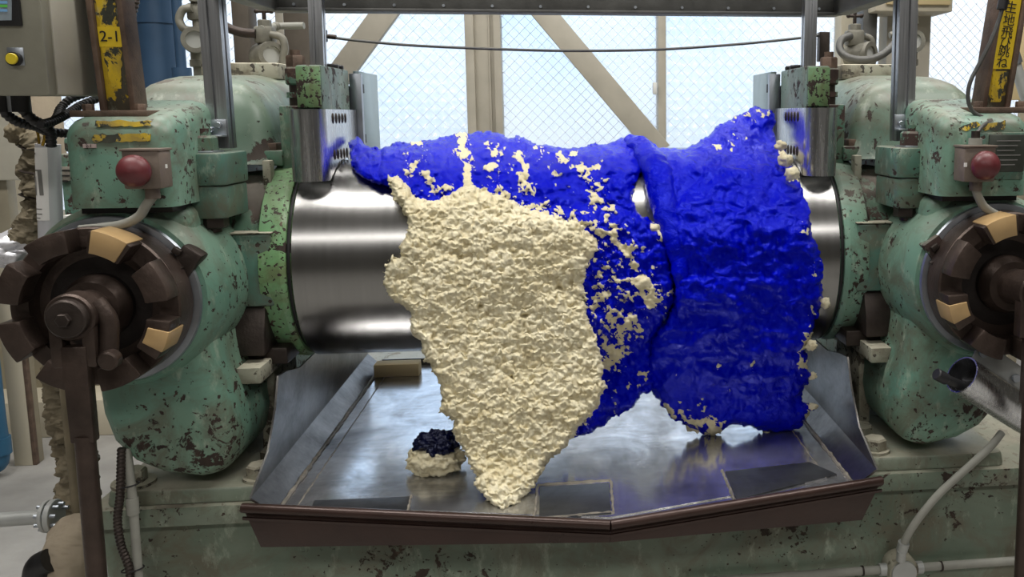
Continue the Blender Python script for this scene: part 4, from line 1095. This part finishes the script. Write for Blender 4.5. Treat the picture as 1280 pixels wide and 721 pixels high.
def latC(x, y):
    return 3.0 * (fbm(x * .16, y * .16, 81, 3) - .5) * 2, 3.6 * (fbm(x * .16 + 9, y * .16, 83, 3) - .5) * 2 + 1.0
def latR(x, y):
    return 3.0 * (fbm(x * .05, y * .05, 85, 3) - .5) * 2, 4.5 * (fbm(x * .05 + 9, y * .06, 87, 3) - .5) * 2 + 1.0
sheet('blue_sheet', BLUE_L, dL, 'blue', 1.7, 0.028, 20, (5, .085), dispL, creamL, 'blue rubber lobe streaked with cream, left of the fold', 0.9)
cs = sheet('cream_sheet', CREAM, dC, 'cream', 1.3, 0.024, 12, (6, .11), dispC, None, 'rough cream rubber sheet hanging to the tray', 0.8, latC, 0.035, dmin=ZT + 0.001)
sheet('blue_sheet', BLUE_R, dR, 'blue', 1.8, 0.032, 24, (5, .075), dispR, creamR, 'smoother blue rubber lobe with wrinkled face, right of the fold', 0.9, latR, dmin=ZT + 0.003)
# the twisted fold where the two lobes meet
FOLD = [(786, 178, .02), (800, 184, -.02), (815, 203, -.10), (825, 232, -.175), (833, 266, -.225), (843, 302, -.255), (850, 338, -.27), (853, 372, -.275), (850, 400, -.26)]
pts = [P(a, b, Y=c) for a, b, c in FOLD]
fm = MB().tube(pts, 0.026, 20, 12, lambda q: 0.014 + 0.020 * math.sin(math.pi * min(1, q * 1.05 + .10)) * (1 - .2 * q))
from mathutils import noise as mnoise
fm.bm.normal_update()
for v in fm.bm.verts:
    v.co += v.normal * 0.007 * mnoise.fractal(v.co * 24, 0.9, 2.0, 4)
fm.build('twisted_fold', M['blue'], comp, None, 80)

def lump(name, c, r, mat, parent, seed, squash=(1, 1, 1), amp=0.3, sub=4, freq=1.0, cut=None):
    bm = bmesh.new(); bmesh.ops.create_icosphere(bm, subdivisions=sub, radius=1.0)
    off = Vector((seed * 3.1, seed * 1.7, seed))
    for v in bm.verts:
        n = v.co.normalized()
        k = 1 + amp * mnoise.fractal(n * 1.6 * freq + off, 0.7, 2.0, 5) + amp * 0.35 * abs(mnoise.noise(n * 5 * freq + off))
        v.co = Vector((n.x * squash[0], n.y * squash[1], n.z * squash[2])) * r * k + Vector(c)
    if cut is not None:
        for v in bm.verts: v.co.z = max(v.co.z, cut)
    me = bpy.data.meshes.new(name); bm.to_mesh(me); bm.free()
    me.polygons.foreach_set('use_smooth', [True] * len(me.polygons))
    return link_mesh(name, me, M[mat], parent)
for k, (a, b, Y, r) in enumerate([(1031, 378, -.24, .011), (976, 182, -.10, .011), (982, 200, -.15, .013), (990, 217, -.19, .013), (926, 174, .02, .010), (1022, 325, -.24, .006), (1014, 432, -.26, .010), (1016, 470, -.20, .008),
                                  (1016, 508, -.175, .008), (958, 541, -.14, .007), (818, 286, -.25, .012), (830, 292, -.25, .010), (802, 352, -.285, .016), (812, 370, -.285, .012), (654, 205, -.06, .014), (662, 220, -.08, .011),
                                  (870, 531, -.15, .017), (892, 537, -.145, .014), (920, 178, .02, .010), (760, 292, -.25, .014), (776, 304, -.255, .012)]):
    lump('cream_crumb', P(a, b, Y=Y), r, 'cream', comp, k, (1.2, .8, 1), .5, 3)

# torn-off scrap lying on the tray
q = P(541, 597, Z=ZT)
scrap = thing('rubber_scrap', 'small torn scrap with cream shell and shiny dark blue top lying on the tray', 'scrap', (q.x, q.y, ZT))
c = Vector((q.x + .002, q.y + 0.03, ZT + 0.028))
sh = lump('cream_shell', c, 0.053, 'cream', scrap, 4.4, (1.08, .8, .62), .24, 5, 1.6, ZT + 0.001)
c2 = P(541, 556, Y=q.y + 0.05)
lump('blue_skin', (c.x + 0.002, c.y + 0.004, c.z + 0.032), 0.047, 'blue_dark', scrap, 2.2, (.95, .75, .62), .26, 5, 1.7)
# ------------------------------------------------------------------ posts with yellow paint
def channel_post(s, top, bot, Y, label, extra=0.6):
    """steel channel, open to the viewer, leaning slightly, on a bolted base plate"""
    A, B = P(*top, Y=Y), P(*bot, Y=Y); up = (A - B); up = up / up.z
    zt = 2.05
    t = thing('channel_post', label, 'post', B)
    def bar(x0, x1, y0, y1, name, mat, lab=None):
        r = lambda o: [o + Vector((x0, y0, 0)), o + Vector((x1, y0, 0)), o + Vector((x1, y1, 0)), o + Vector((x0, y1, 0))]
        return MB().hull([r(B), r(B + up * (zt - B.z))], 0.0015).build(name, M[mat], t, lab)
    w = 0.0215
    bar(-w, w, 0.0, 0.006, 'web', 'beam_black', 'dark web with worn paint')
    bar(-w - 0.010, -w, -0.010, 0.045, 'flange', 'rust_iron'); bar(w, w + 0.010, -0.008, 0.045, 'flange', 'rust_iron')
    MB().box(B.x - 0.068, B.x + 0.068, Y - 0.045, Y + 0.07, B.z - 0.012, B.z, 0.002).build('base_plate', M['rust_iron'], t)
    for dx in (-0.046, 0.046):
        MB().hexa((B.x + dx, Y - 0.02, B.z), (0, 0, 1), 0.010, 0.012).build('base_bolt', M['rust_iron'], t)
    def onweb(f, dx, dy=-0.0012):     # f: height fraction from B to A
        return B + up * ((A.z - B.z) * f) + Vector((dx, dy, 0))
    return t, onweb, up, A, B
def ragged(t, onweb, f0, f1, w0, w1, seed, mat='yellow', name='paint_flash', dy=-0.0012):
    rng = random.Random(seed); L, R_ = [], []
    n = 14
    for k in range(n + 1):
        f = f0 + (f1 - f0) * k / n; w = w0 + (w1 - w0) * k / n
        L.append(onweb(f, -w * rng.uniform(.75, 1.02), dy)); R_.append(onweb(f, w * rng.uniform(.75, 1.02), dy))
    MB().slab(L + R_[::-1], (0, 0.0011, 0)).build(name, M[mat], t)
t, ow, up, A, B = channel_post(-1, (132, 0), (150, 138), -0.345, 'rusty channel post with chipped yellow paint and a number, on the left housing')
ragged(t, ow, 0.72, 1.10, .017, .019, 3); ragged(t, ow, 0.20, 0.62, .010, .020, 4)
f = 0.67; st = MB().slab([ow(f - .09, -.0205, -.0016), ow(f - .09, .0205, -.0016), ow(f + .09, .0205, -.0016), ow(f + .09, -.0205, -.0016)], (0, .0012, 0)).build('number_sticker', M['yellow_clean'], t, 'yellow sticker with a number')
q = ow(f, 0, -0.0022); text('2-1', (q.x, q.y, q.z), 0.028, 'ink', st)
t, ow, up, A, B = channel_post(1, (1265, 0), (1243, 134), -0.345, 'leaning channel post with yellow warning lettering on the right housing')
stp = MB().slab([ow(.36, -.0200, -.0016), ow(.36, .0200, -.0016), ow(1.12, .0200, -.0016), ow(1.12, -.0200, -.0016)], (0, .0012, 0)).build('warning_sign', M['yellow_clean'], t, 'yellow strip with black vertical lettering')
ragged(t, ow, .05, .34, .012, .019, 9)
for ch, yy in zip('生地飛び跳ね', (10, 25.5, 40, 52.5, 64, 78)):
    f = (133 - yy) / 133; q = ow(f, 0.0, -0.0022)
    text(ch, (q.x, q.y, q.z), 0.026, 'ink', stp, rx=Matrix.Rotation(math.atan2(up.x, 1), 4, 'Y') @ Matrix.Rotation(math.pi / 2, 4, 'X'))
# cable of the right post
t = thing('control_cable', 'grey cable looping from the right lettered post down to its red stop button', 'cable', P(1222, 170, Y=-0.45))
bx, c = ES[1]
pts = [P(a, b, Y=-0.40) for a, b in ((1256, -12), (1252, 14), (1240, 48), (1225, 78), (1213, 102), (1210, 122), (1215, 138), (1227, 146), (1238, 150))] + [P(1228, 158, Y=-0.43), Vector((bx, -0.452, c.z + 0.056)), Vector((bx, -0.452, c.z + 0.04))]
MB().tube(pts, 0.0042, 10).build('cable_jacket', M['frame_grey'], t)
MB().cyl((bx, -0.452, c.z + 0.0385), (bx, -0.452, c.z + 0.052), 0.013).build('gland', M['grey_pipe'], t)
MB().cyl((bx, -0.452, c.z + 0.050), (bx, -0.452, c.z + 0.066), 0.0085).build('gland_nut', M['dark_iron'], t)
a, b = P(1252, 12, Y=-0.40), P(1256, -6, Y=-0.40)
MB().cyl(a, b, 0.010).build('plug', M['black'], t)

# ------------------------------------------------------------------ control cabinet
Yc = -0.46
bl = P(62, 118, Y=Yc); tl = P(-60, 118, Y=Yc)
t = thing('control_cabinet', 'grey control cabinet with screen and yellow push button, top left corner', 'cabinet', (bl.x - 0.2, Yc, bl.z))
x1 = bl.x; x0 = x1 - 0.42; z0 = bl.z; z1 = z0 + 0.55
MB().box(x0, x1, Yc + 0.030, Yc + 0.175, z0, z1, 0.004).build('body', M['cabinet_light'], t)
door = MB().box(x0, x1, Yc, Yc + 0.027, z0 - 0.002, z1, 0.004).build('door', M['cabinet'], t)
MB().box(x1 - 0.02, x1 + 0.046, Yc + 0.178, Yc + 0.185, z0 - 0.004, z1, 0.002).build('mounting_plate', M['panel_grey'], t)
a = P(112, 92, Y=Yc + 0.175)
MB().cyl((a.x, Yc + 0.178, a.z), (a.x, Yc + 0.166, a.z), 0.007, n=16, ch=0.001).build('socket_screw', M['zinc'], t)
a = P(20.5, 72.5, Y=Yc)
MB().box(a.x - 0.0135, a.x + 0.0135, Yc - 0.002, Yc, a.z - 0.013, a.z + 0.018, 0.002).build('button_plate', M['zinc'], t)
MB().cyl((a.x, Yc - 0.002, a.z - 0.002), (a.x, Yc - 0.012, a.z - 0.002), 0.0118, n=28).build('button_ring', M['black'], t)
MB().cyl((a.x, Yc - 0.010, a.z - 0.002), (a.x, Yc - 0.016, a.z - 0.002), 0.0095, n=28, ch=0.001).build('push_button', M['yellow_button'], t)
a = P(29.5, 33, Y=Yc)
scr = MB().box(a.x - 0.16, a.x, Yc - 0.008, Yc, a.z, a.z + 0.16, 0.002).build('screen_bezel', M['black'], t)
b = P(20, 26, Y=Yc)
MB().slab([(a.x - 0.155, Yc - 0.0095, a.z + 0.006), (b.x - .002, Yc - 0.0095, b.z), (b.x + 0.003, Yc - 0.0095, b.z + 0.05), (b.x + 0.003, Yc - 0.0095, a.z + 0.155), (a.x - 0.155, Yc - 0.0095, a.z + 0.155)], (0, 0.001, 0)).build('screen', M['screen'], scr)
for yy, m in ((-3, 'screen_blue'), (3, 'screen_blue'), (7.5, 'screen_green'), (13, 'screen_blue')):
    q = P(9, yy, Y=Yc - 0.0102)
    MB().box(q.x - 0.10, q.x, Yc - 0.0106, Yc - 0.0098, q.z - 0.0022, q.z + 0.0022).build('screen_row', M[m], scr)
for k, xx in enumerate((3, 24)):
    a = P(xx, 119, Y=Yc + 0.08); 
    MB().cyl((a.x, Yc + 0.08, z0), (a.x, Yc + 0.08, z0 - 0.03), 0.017, n=12).build('cable_gland', M['black'], t)
a = P(13, 122, Y=Yc + 0.07)
MB().cyl((a.x, Yc + 0.07, z0), (a.x, Yc + 0.07, z0 - 0.03), 0.006).build('earth_bolt', M['zinc'], t)
# corrugated hoses under it
hose = [('black corrugated hose from the left cabinet gland, sagging behind the others', [(2, 124, -.38), (6, 140, -.38), (22, 152, -.36), (45, 158, -.33), (62, 165, -.30), (92, 167, -.26)], .0095),
        ('black corrugated hose from the second cabinet gland down to the foil sleeve', [(25, 124, -.38), (30, 138, -.38), (42, 150, -.37), (54, 156, -.35), (63, 165, -.33), (64, 182, -.32)], .010),
        ('black corrugated hose rising right from the hose bundle to behind the post', [(50, 156, -.39), (70, 150, -.34), (88, 140, -.28), (102, 131, -.24), (125, 122, -.20)], .0085),
        ('upper black corrugated hose running from the bundle up behind the cabinet plate', [(58, 158, -.30), (70, 148, -.26), (76, 135, -.22), (88, 124, -.2), (110, 116, -.18)], .0085)]
for lab, pp, r in hose:
    t = thing('corrugated_hose', lab, 'hose', P(pp[0][0], pp[0][1], Y=pp[0][2]))
    MB().ribbed([P(a, b, Y=c) for a, b, c in pp], r, 0.008).build('hose_body', M['black'], t)
t = thing('corrugated_hose', 'black spiral hose running up behind the left yellow post', 'hose', P(160, 30, Y=0.2))
MB().ribbed([P(157, 40, Y=0.2), P(163, 18, Y=0.2), P(170, -10, Y=0.2), P(178, -45, Y=0.2)], 0.014, 0.010).build('hose_body', M['dark_iron'], t)

# wrapped pipes and sleeve on the left
def wrapped(name, label, pts, r, mat, seed, amp=0.28, n=28):
    t = thing(name, label, 'pipe', pts[0])
    mb = MB().tube(pts, r, n * 2, 40); mb.bm.normal_update()
    for v in mb.bm.verts:
        c = v.co * 17 + Vector((seed, seed, seed)); f = mnoise.fractal(c * 1.3, 0.7, 2.0, 4)
        fold = 1 - 2.2 * abs(mnoise.noise(Vector((c.x * 1.1 + .5 * f, c.y * 1.1, c.z * 1.9 + .8 * f))))
        fold2 = 1 - 2.2 * abs(mnoise.noise(Vector((c.x * 2.6 + f, c.y * 2.6, c.z * 1.2 + 7))))
        v.co += v.normal * r * amp * (f * 0.45 + fold * .45 + fold2 * .25 - .3)
    mb.build('wrapping', M[mat], t, None, 70)
    return t
t = wrapped('wrapped_pipe', 'brown crumpled cloth wrapping round a pipe under the hoses', [P(a, b, Y=0.0) for a, b in ((18, 163), (36, 168), (48, 185), (45, 215), (50, 240), (44, 262), (38, 285), (30, 300))], 0.030, 'canvas', 1.3, .5)
for yy in (186, 215, 245):
    q = P(46, yy, Y=0.0)
    MB().lathe((q.x, 0, q.z), (0.2, 0, 1), [(-.003, .030), (0, .036), (.003, .030), (-.003, .030)], 20).build('tie_cord', M['dark_iron'], t)
t = thing('foil_sleeve', 'shiny white foil sleeve with printed label standing behind the left chuck', 'sleeve', P(62, 292, Y=-0.10))
a, b = P(60, 180, Y=-0.1), P(64, 305, Y=-0.1); r = 0.0235
MB().cyl(b, a, r, n=32).build('sleeve_body', M['foil'], t)
MB().cyl((b.x, b.y, 0), b, 0.012, n=16).build('core_pipe', M['canvas'], t)
ax = (a - b).normalized(); lab = MB()
ring = []
for k in range(9):
    an = math.radians(-150 + 85 * k / 8); ring.append(Vector((math.cos(an) * (r + .0006), math.sin(an) * (r + .0006), 0)))
lb = MB().hull([[b.lerp(a, .25) + p for p in ring], [b.lerp(a, .97) + p for p in ring]], closed=False, caps=False).build('label', M['paper'], t)
for f0, k0, k1, hgt in ((.90, 1, 3, .004), (.84, 1, 2, .010), (.74, 1, 4, .003), (.50, 4, 7, .055), (.50, 1, 3, .045), (.36, 1, 6, .002), (.31, 1, 6, .002), (.27, 1, 5, .002)):
    p = b.lerp(a, f0)
    rows = [[p + ring[k] * 1.02, p + ring[k] * 1.02 + Vector((0, 0, hgt))] for k in range(k0, k1)]
    MB().hull(rows, closed=False, caps=False).build('printed_row', M['ink_grey'], lb)
t = thing('earth_wire', 'thin gold wire loop hanging beside the black hoses', 'wire', P(52, 150, Y=-0.28))
MB().tube([P(a, b, Y=-0.3) for a, b in ((51, 150), (54, 160), (56, 172), (53, 182))], 0.003, 8).build('wire_strand', M['gold'], t)
MB().tube([P(a, b, Y=-0.29) for a, b in ((46, 162), (48, 170), (49, 180))], 0.0025, 8).build('wire_strand', M['gold'], t)
# green rear machine part with name plate seen between sleeve and housing
t = thing('gear_case', 'dark green gear case with small name plate between foil sleeve and left housing', 'machine', P(85, 290, Y=0.5))
a, b = P(72, 192, Y=0.35), P(125, 192, Y=0.35)
MB().box(a.x, -0.985, 0.35, 0.8, 0.95, a.z, 0.01).build('case', M['green_dark'], t)
a2 = P(78, 172, Y=0.45)
MB().box(a2.x, -1.1, 0.45, 0.7, a.z, a2.z, 0.008).build('top_step', M['green_dark'], t)
q0, q1 = P(73, 226, Y=0.348), P(94, 208, Y=0.348)
npl = MB().box(q0.x, q1.x, 0.345, 0.351, q0.z, q1.z, 0.001).build('name_plate', M['weld'], t)
for k in range(3):
    MB().box(q0.x + .005, q1.x - .008 - .006 * k, 0.344, 0.346, q1.z - .012 - .014 * k, q1.z - .008 - .014 * k).build('plate_row', M['ink'], npl)
t = thing('junction_box', 'small white box behind the top of the left chuck', 'box', P(80, 285, Y=0.2))
a, b = P(74, 290, Y=0.2), P(88, 270, Y=0.2)
MB().box(a.x, b.x, 0.2, 0.25, a.z - 0.04, b.z, 0.004).build('body', M['white'], t)
MB().box(a.x - .002, b.x + .002, 0.196, 0.205, b.z - 0.012, b.z + .002, 0.002).build('lid', M['white'], t)
t = thing('cloth_bag', 'pale grey cloth bundle at the left edge above the chuck', 'bundle', P(20, 310, Y=0.1))
lump('bundle_body', P(14, 312, Y=0.1), 0.075, 'foil', t, 3.3, (1.2, .8, .55), .35, 4)
# white ventilation bag above
t = thing('wrapped_pipe', 'grey wrapped pipe seen under the cabinet beside the hoses', 'pipe', P(52, 130, Y=0.6))
mb = MB().tube([Vector((P(52, 108, Y=0.6).x, .6, CEIL)), P(52, 108, Y=0.6), P(53, 125, Y=0.6), P(48, 150, Y=0.6)], 0.045, 20, 10); mb.build('wrapping', M['lagging'], t)

# lower left: lagged pipe, flange and hose -------------------------------------
t = wrapped('wrapped_pipe', 'dusty cloth-wrapped pipe standing behind the chuck lever', [P(a, b, Y=0.25) for a, b in ((80, 450), (84, 500), (88, 530), (94, 570), (98, 610), (98, 650))] + [P(98, 650, Y=.25) * 1.0 - Vector((0, 0, P(98, 650, Y=.25).z))], 0.045, 'canvas', 4.2, .45)
t = thing('flanged_pipe', 'white-topped grey flanged pipe entering from the left edge near the floor', 'pipe', P(60, 645, Y=-0.1))
y = -0.1; a, b = P(-30, 652, Y=y), P(62, 645, Y=y)
MB().cyl(a + (a - b), b, 0.016, n=24).build('pipe_body', M['flange'], t)
for px0, px1, r in ((57, 62, .036), (64, 71, .038)):
    c0, c1 = P(px0, 645.5, Y=y), P(px1, 645, Y=y); MB().cyl(c0, c1, r, n=32, ch=.001).build('pipe_flange', M['flange'], t)
for an in (20, 65, 110, 155, 200, 245):
    c0, c1 = P(51, 645.5, Y=y), P(78, 645, Y=y); o = Vector((0, math.cos(math.radians(an)) * .028, math.sin(math.radians(an)) * .028))
    MB().cyl(c0 + o, c1 + o, .0045, n=10).build('flange_bolt', M['zinc'], t)
t = wrapped('wrapped_pipe', 'beige lagged pipe elbow bending down beside the bed', [P(97, 668, Y=-.10), P(93, 680, Y=-.13), P(86, 700, Y=-.15), P(84, 730, Y=-.15), P(84, 790, Y=-.15)] + [Vector((P(84, 790, Y=-.15).x, -.15, 0.0))], 0.056, 'lagging', 7.7, .10)
t = thing('rubber_boot', 'black rubber boot on the pipe at the bottom left edge', 'boot', P(55, 715, Y=-0.22))
MB().tube([P(62, 700, Y=-.2), P(48, 708, Y=-.2), P(44, 730, Y=-.2), P(44, 760, Y=-.2)], 0.026, 20).build('boot_body', M['black'], t)
t = thing('corrugated_hose', 'grey corrugated hose strapped to a pale conduit on the bed', 'hose', P(150, 600, Y=-0.375))
MB().ribbed([P(a, b, Y=-.372) for a, b in ((152, 560), (151, 590), (150, 620), (147, 650), (151, 680), (160, 705), (163, 725), (164, 760))], 0.0085, 0.0075).build('hose_body', M['dark_iron'], t)
t = thing('conduit_pipe', 'pale plastic conduit running down the front of the bed, left', 'pipe', P(165, 600, Y=-0.37))
MB().tube([P(a, b, Y=-.362) for a, b in ((158, 560), (162, 590), (166, 625), (169, 665), (173, 721), (176, 770))], 0.0085, 16).build('conduit_body', M['grey_pipe'], t)
for a, b in ((165, 630),):
    MB().cyl(P(a, b - 8, Y=-.362), P(a + 1.5, b + 12, Y=-.362), 0.0115, n=20).build('coupling', M['grey_pipe'], t)
for a, b in ((160, 606), (166, 711)):
    q = P(a, b, Y=-.365)
    tie = thing('cable_tie', 'black cable tie holding the hose to the conduit, ' + ('upper' if b < 650 else 'lower') + ' of the two', 'tie', q)
    ring = []
    MB().tube([q + Vector((math.cos(k / 16 * 2 * math.pi) * 0.021, math.sin(k / 16 * 2 * math.pi) * 0.013, 0.003 * math.cos(k / 16 * 2 * math.pi))) for k in range(17)], 0.0016, 6, 2).build('strap', M['black'], tie)

# lower right -------------------------------------------------------------------
t = thing('conduit_pipe', 'grey flexible conduit curving down the bed front to a round box, right', 'pipe', P(1127, 690, Y=-.37))
pts = [P(a, b, Y=c) for a, b, c in ((1252, 541, -.35), (1238, 558, -.37), (1210, 584, -.375), (1175, 616, -.375), (1148, 648, -.37), (1131, 676, -.365), (1127, 694, -.36))]
MB().tube(pts, 0.0085, 16).build('conduit_body', M['grey_pipe'], t)
for a, b in (((1130, 678), (1127, 688)), ((1127, 688), (1126, 700))):
    MB().cyl(P(*a, Y=-.365), P(*b, Y=-.36), 0.0125 if b[1] < 690 else 0.0105, n=20).build('conduit_fitting', M['flange'], t)
t = thing('junction_box', 'round dusty conduit junction box at the bottom edge of the bed, right', 'box', P(1130, 716, Y=-.355))
q = P(1130, 716, Y=-.355)
MB().lathe((q.x, -.31, q.z), (0, -1, 0), [(0, 0), (0, .036), (.04, .036), (.045, .033), (.045, 0)], 40).build('box_body', M['dusty'], t)
MB().lathe((q.x, -.355, q.z), (0, -1, 0), [(0, 0), (0, .029), (.004, .028), (.004, 0)], 36).build('box_lid', M['flange'], t)
for k in (-1, 1):
    MB().cyl((q.x + k * .03, -.335, q.z), (q.x + k * .05, -.335, q.z), .014, n=20).build('box_hub', M['flange'], t)
t = thing('conduit_pipe', 'straight dusty conduit along the lower bed front either side of the round box', 'pipe', P(1200, 705, Y=-.335))
MB().cyl((q.x + .045, -.335, q.z), (q.x + .6, -.335, q.z + .006), .0095, n=18).build('conduit_body', M['grey_pipe'], t)
MB().cyl((q.x - .045, -.335, q.z), (q.x - .5, -.335, q.z - .004), .0095, n=18).build('conduit_body', M['grey_pipe'], t)
for a in (1078, 1176):
    c = P(a, 712, Y=-.335)
    MB().lathe((c.x, -.335, q.z), (1, 0, 0), [(-.002, .009), (-.002, .0115), (.002, .0115), (.002, .009), (-.002, .009)], 20).build('strap_clip', M['dark_iron'], t)
# stainless tube with black grip
t = thing('steel_tube', 'open stainless tube slanting down to the right frame edge', 'tube', P(1205, 466, Y=-.50))
a, b = P(1202, 468, Y=-.50), P(1290, 524, Y=-.46); r = .039
b = a + (b - a) * 1.25
d = (b - a)
MB().lathe(a, d, [(0, r - .003), (0, r), (d.length, r), (d.length, r - .003), (0, r - .003)], 48).build('tube_wall', M['stainless'], t)
MB().lathe(a + d.normalized() * .05, d, [(0, 0), (0, r - .003), (.002, r - .003), (.002, 0)], 40).build('inner_stop', M['black'], t)
pl = [P(1212, 455, Y=-.44), P(1222, 434, Y=-.44), P(1236, 430, Y=-.44), P(1300, 474, Y=-.44), P(1300, 520, Y=-.44)]
MB().slab(pl, (0, .005, 0), .001).build('support_plate', M['flange'], t)
for aa, bb in ((1228, 441), (1269, 472)):
    q = P(aa, bb, Y=-.445); MB().cyl(q, q + Vector((0, -.007, 0)), .009, n=18, ch=.001).build('plate_screw', M['zinc'], t)
t = thing('spray_nozzle', 'black grip poking out of the open stainless tube', 'nozzle', P(1172, 470, Y=-.52))
MB().tube([P(1215, 488, Y=-.49), P(1195, 479, Y=-.51), P(1181, 473, Y=-.52)], .0095, 14).build('grip', M['black'], t)
MB().cyl(P(1183, 474, Y=-.519), P(1170, 467, Y=-.524), .012, n=18, ch=.002).build('nozzle_tip', M['black'], t)
MB().box(*sorted((P(1205, 476, Y=-.5).x, P(1222, 476, Y=-.5).x)), -.51, -.49, P(1205, 486, Y=-.5).z, P(1205, 474, Y=-.5).z, .003).build('trigger', M['black'], t)
# hoses behind the foot ribs
for s, pp in ((-1, [(352, 472), (338, 480), (329, 496), (330, 512), (345, 524)]), (1, [(1060, 440), (1068, 455), (1070, 480), (1066, 505), (1060, 520)])):
    t = thing('water_hose', ('pale bent hose behind the left foot rib' if s < 0 else 'pale hose beside the right tray cheek'), 'hose', P(*pp[0], Y=.05))
    MB().tube([P(a, b, Y=.05) for a, b in pp], .011, 12).build('hose_body', M['grey_pipe'], t)
    q = P(*pp[0], Y=.05); MB().cyl(q, q + Vector((-s * .02, 0, .004)), .015).build('hose_end', M['flange'], t)

# ------------------------------------------------------------------ sight valves behind
def sight_valve(label, c, Y, k, ringpx, pipe, valve, elbows, facing=(0.35, -1, 0)):
    """c: pixel centre of the glass disc; k: radius in metres"""
    q = P(*c, Y=Y); d = Vector(facing).normalized()
    t = thing('sight_valve', label, 'valve', q)
    MB().lathe(q + d * 0.012, -d, [(0, 0), (0, k * .72), (.004, k * .72), (.004, 0)], 32).build('sight_disc', M['glass_disc'], t, 'pale sight glass')
    MB().lathe(q + d * 0.02, -d, [(0, k * .66), (0, k), (.012, k * 1.03), (.016, k * .95), (.06, k * .95), (.065, k * 1.02), (.078, k * 1.0), (.078, 0), (.02, 0), (.018, k * .66), (0, k * .66)], 36).build('housing', M['valve'], t)
    bq = q - d * .03
    z0 = bq.z - k * .9
    MB().lathe((bq.x, bq.y, z0), (0, 0, -1), [(0, 0), (0, k * .45), (.02, k * .45), (.022, k * .55), (.04, k * .55), (.042, k * .32), (pipe, k * .32), (pipe, 0)], 20).build('drain_pipe', M['valve'], t)
    z1 = bq.z + k * .85
    if valve:
        vx, vz = P(*valve, Y=Y).x, P(*valve, Y=Y).z
        MB().box(vx - .026, vx + .026, bq.y - .024, bq.y + .024, vz - .024, vz + .024, .008).build('valve_block', M['valve'], t)
        MB().cyl((vx, bq.y, z1 - .012), (vx, bq.y, vz - .02), .018, n=18).build('valve_neck', M['valve'], t)
        MB().hexa((vx, bq.y, vz + .024), (0, 0, 1), .019, .018).build('gland_nut', M['valve'], t)
        MB().cyl((vx, bq.y, vz + .04), (vx, bq.y, vz + .075), .0055, n=10).build('spindle', M['dark_iron'], t)
        MB().cyl((vx - .02, bq.y, vz + .066), (vx + .02, bq.y, vz + .066), .005, n=10).build('tee_handle', M['dark_iron'], t)
        MB().ball((vx - .02, bq.y, vz + .066), .007, n=10, m=6).build('handle_knob', M['dark_iron'], t); MB().ball((vx + .02, bq.y, vz + .066), .007, n=10, m=6).build('handle_knob', M['dark_iron'], t)
    for pp, r, m in elbows:
        MB().tube([P(a, b, Y=yy) for a, b, yy in pp], r, 14).build('elbow_pipe', M[m], t)
    return t
sight_valve('grey sight valve with round glass, behind the left outer aluminium post', (244, 50), 0.55, .036, 0, .25, (243, 14), [([(240, 10, .55), (229, 12, .55), (224, 24, .55), (229, 35, .55), (237, 38, .56)], .011, 'valve'), ([(243, 2, .56), (243, -30, .56)], .014, 'valve')])
sight_valve('dark sight valve with tee handle, between the two left aluminium posts', (337, 69), 0.50, .037, 0, .062, (328, 43), [([(320, 42, .5), (305, 41, .5), (290, 37, .5), (278, 31, .5)], .013, 'dark_iron'), ([(338, 43, .5), (352, 47, .5), (356, 60, .5), (354, 76, .5), (358, 100, .5)], .0105, 'valve')], (0.75, -1, 0))
sight_valve('dusty sight valve looped by a grey hose, behind the right cheek block', (1082, 68), 0.50, .037, 0, .062, (1071, 47), [([(1063, 45, .5), (1052, 50, .48), (1050, 62, .46), (1060, 72, .44), (1080, 75, .43), (1100, 70, .43), (1118, 55, .46), (1126, 40, .5)], .0115, 'frame_grey'), ([(1080, 45, .52), (1089, 50, .52), (1091, 66, .52), (1090, 90, .52)], .010, 'valve')], (0.8, -1, 0))
sight_valve('half-hidden pale sight valve behind the right outer aluminium post', (1142, 52), 0.55, .034, 0, .2, None, [([(1112, 44, .56), (1124, 42, .56), (1138, 40, .56)], .010, 'valve'), ([(1144, 30, .56), (1143, 5, .56), (1143, -20, .56)], .011, 'valve')], (-0.3, -1, 0))
for pp, lab in (([(278, 31, .5), (272, 20, .5), (262, 12, .5)], 'grey pipe from the left sight valves running up to the frame'), ([(326, 36, .50), (345, 33, .62), (380, 32, .62)], 'pale pipe running level behind the left tee-handled sight valve')):
    t = thing('water_pipe', lab, 'pipe', P(pp[0][0], pp[0][1], Y=pp[0][2]))
    MB().tube([P(a, b, Y=c) for a, b, c in pp], .010, 12).build('pipe_body', M['grey_pipe'], t)
    q = P(pp[1][0], pp[1][1], Y=pp[1][2]); MB().ball(q, .0135, n=14, m=8).build('pipe_joint', M['valve'], t)
bpy.context.view_layer.update()
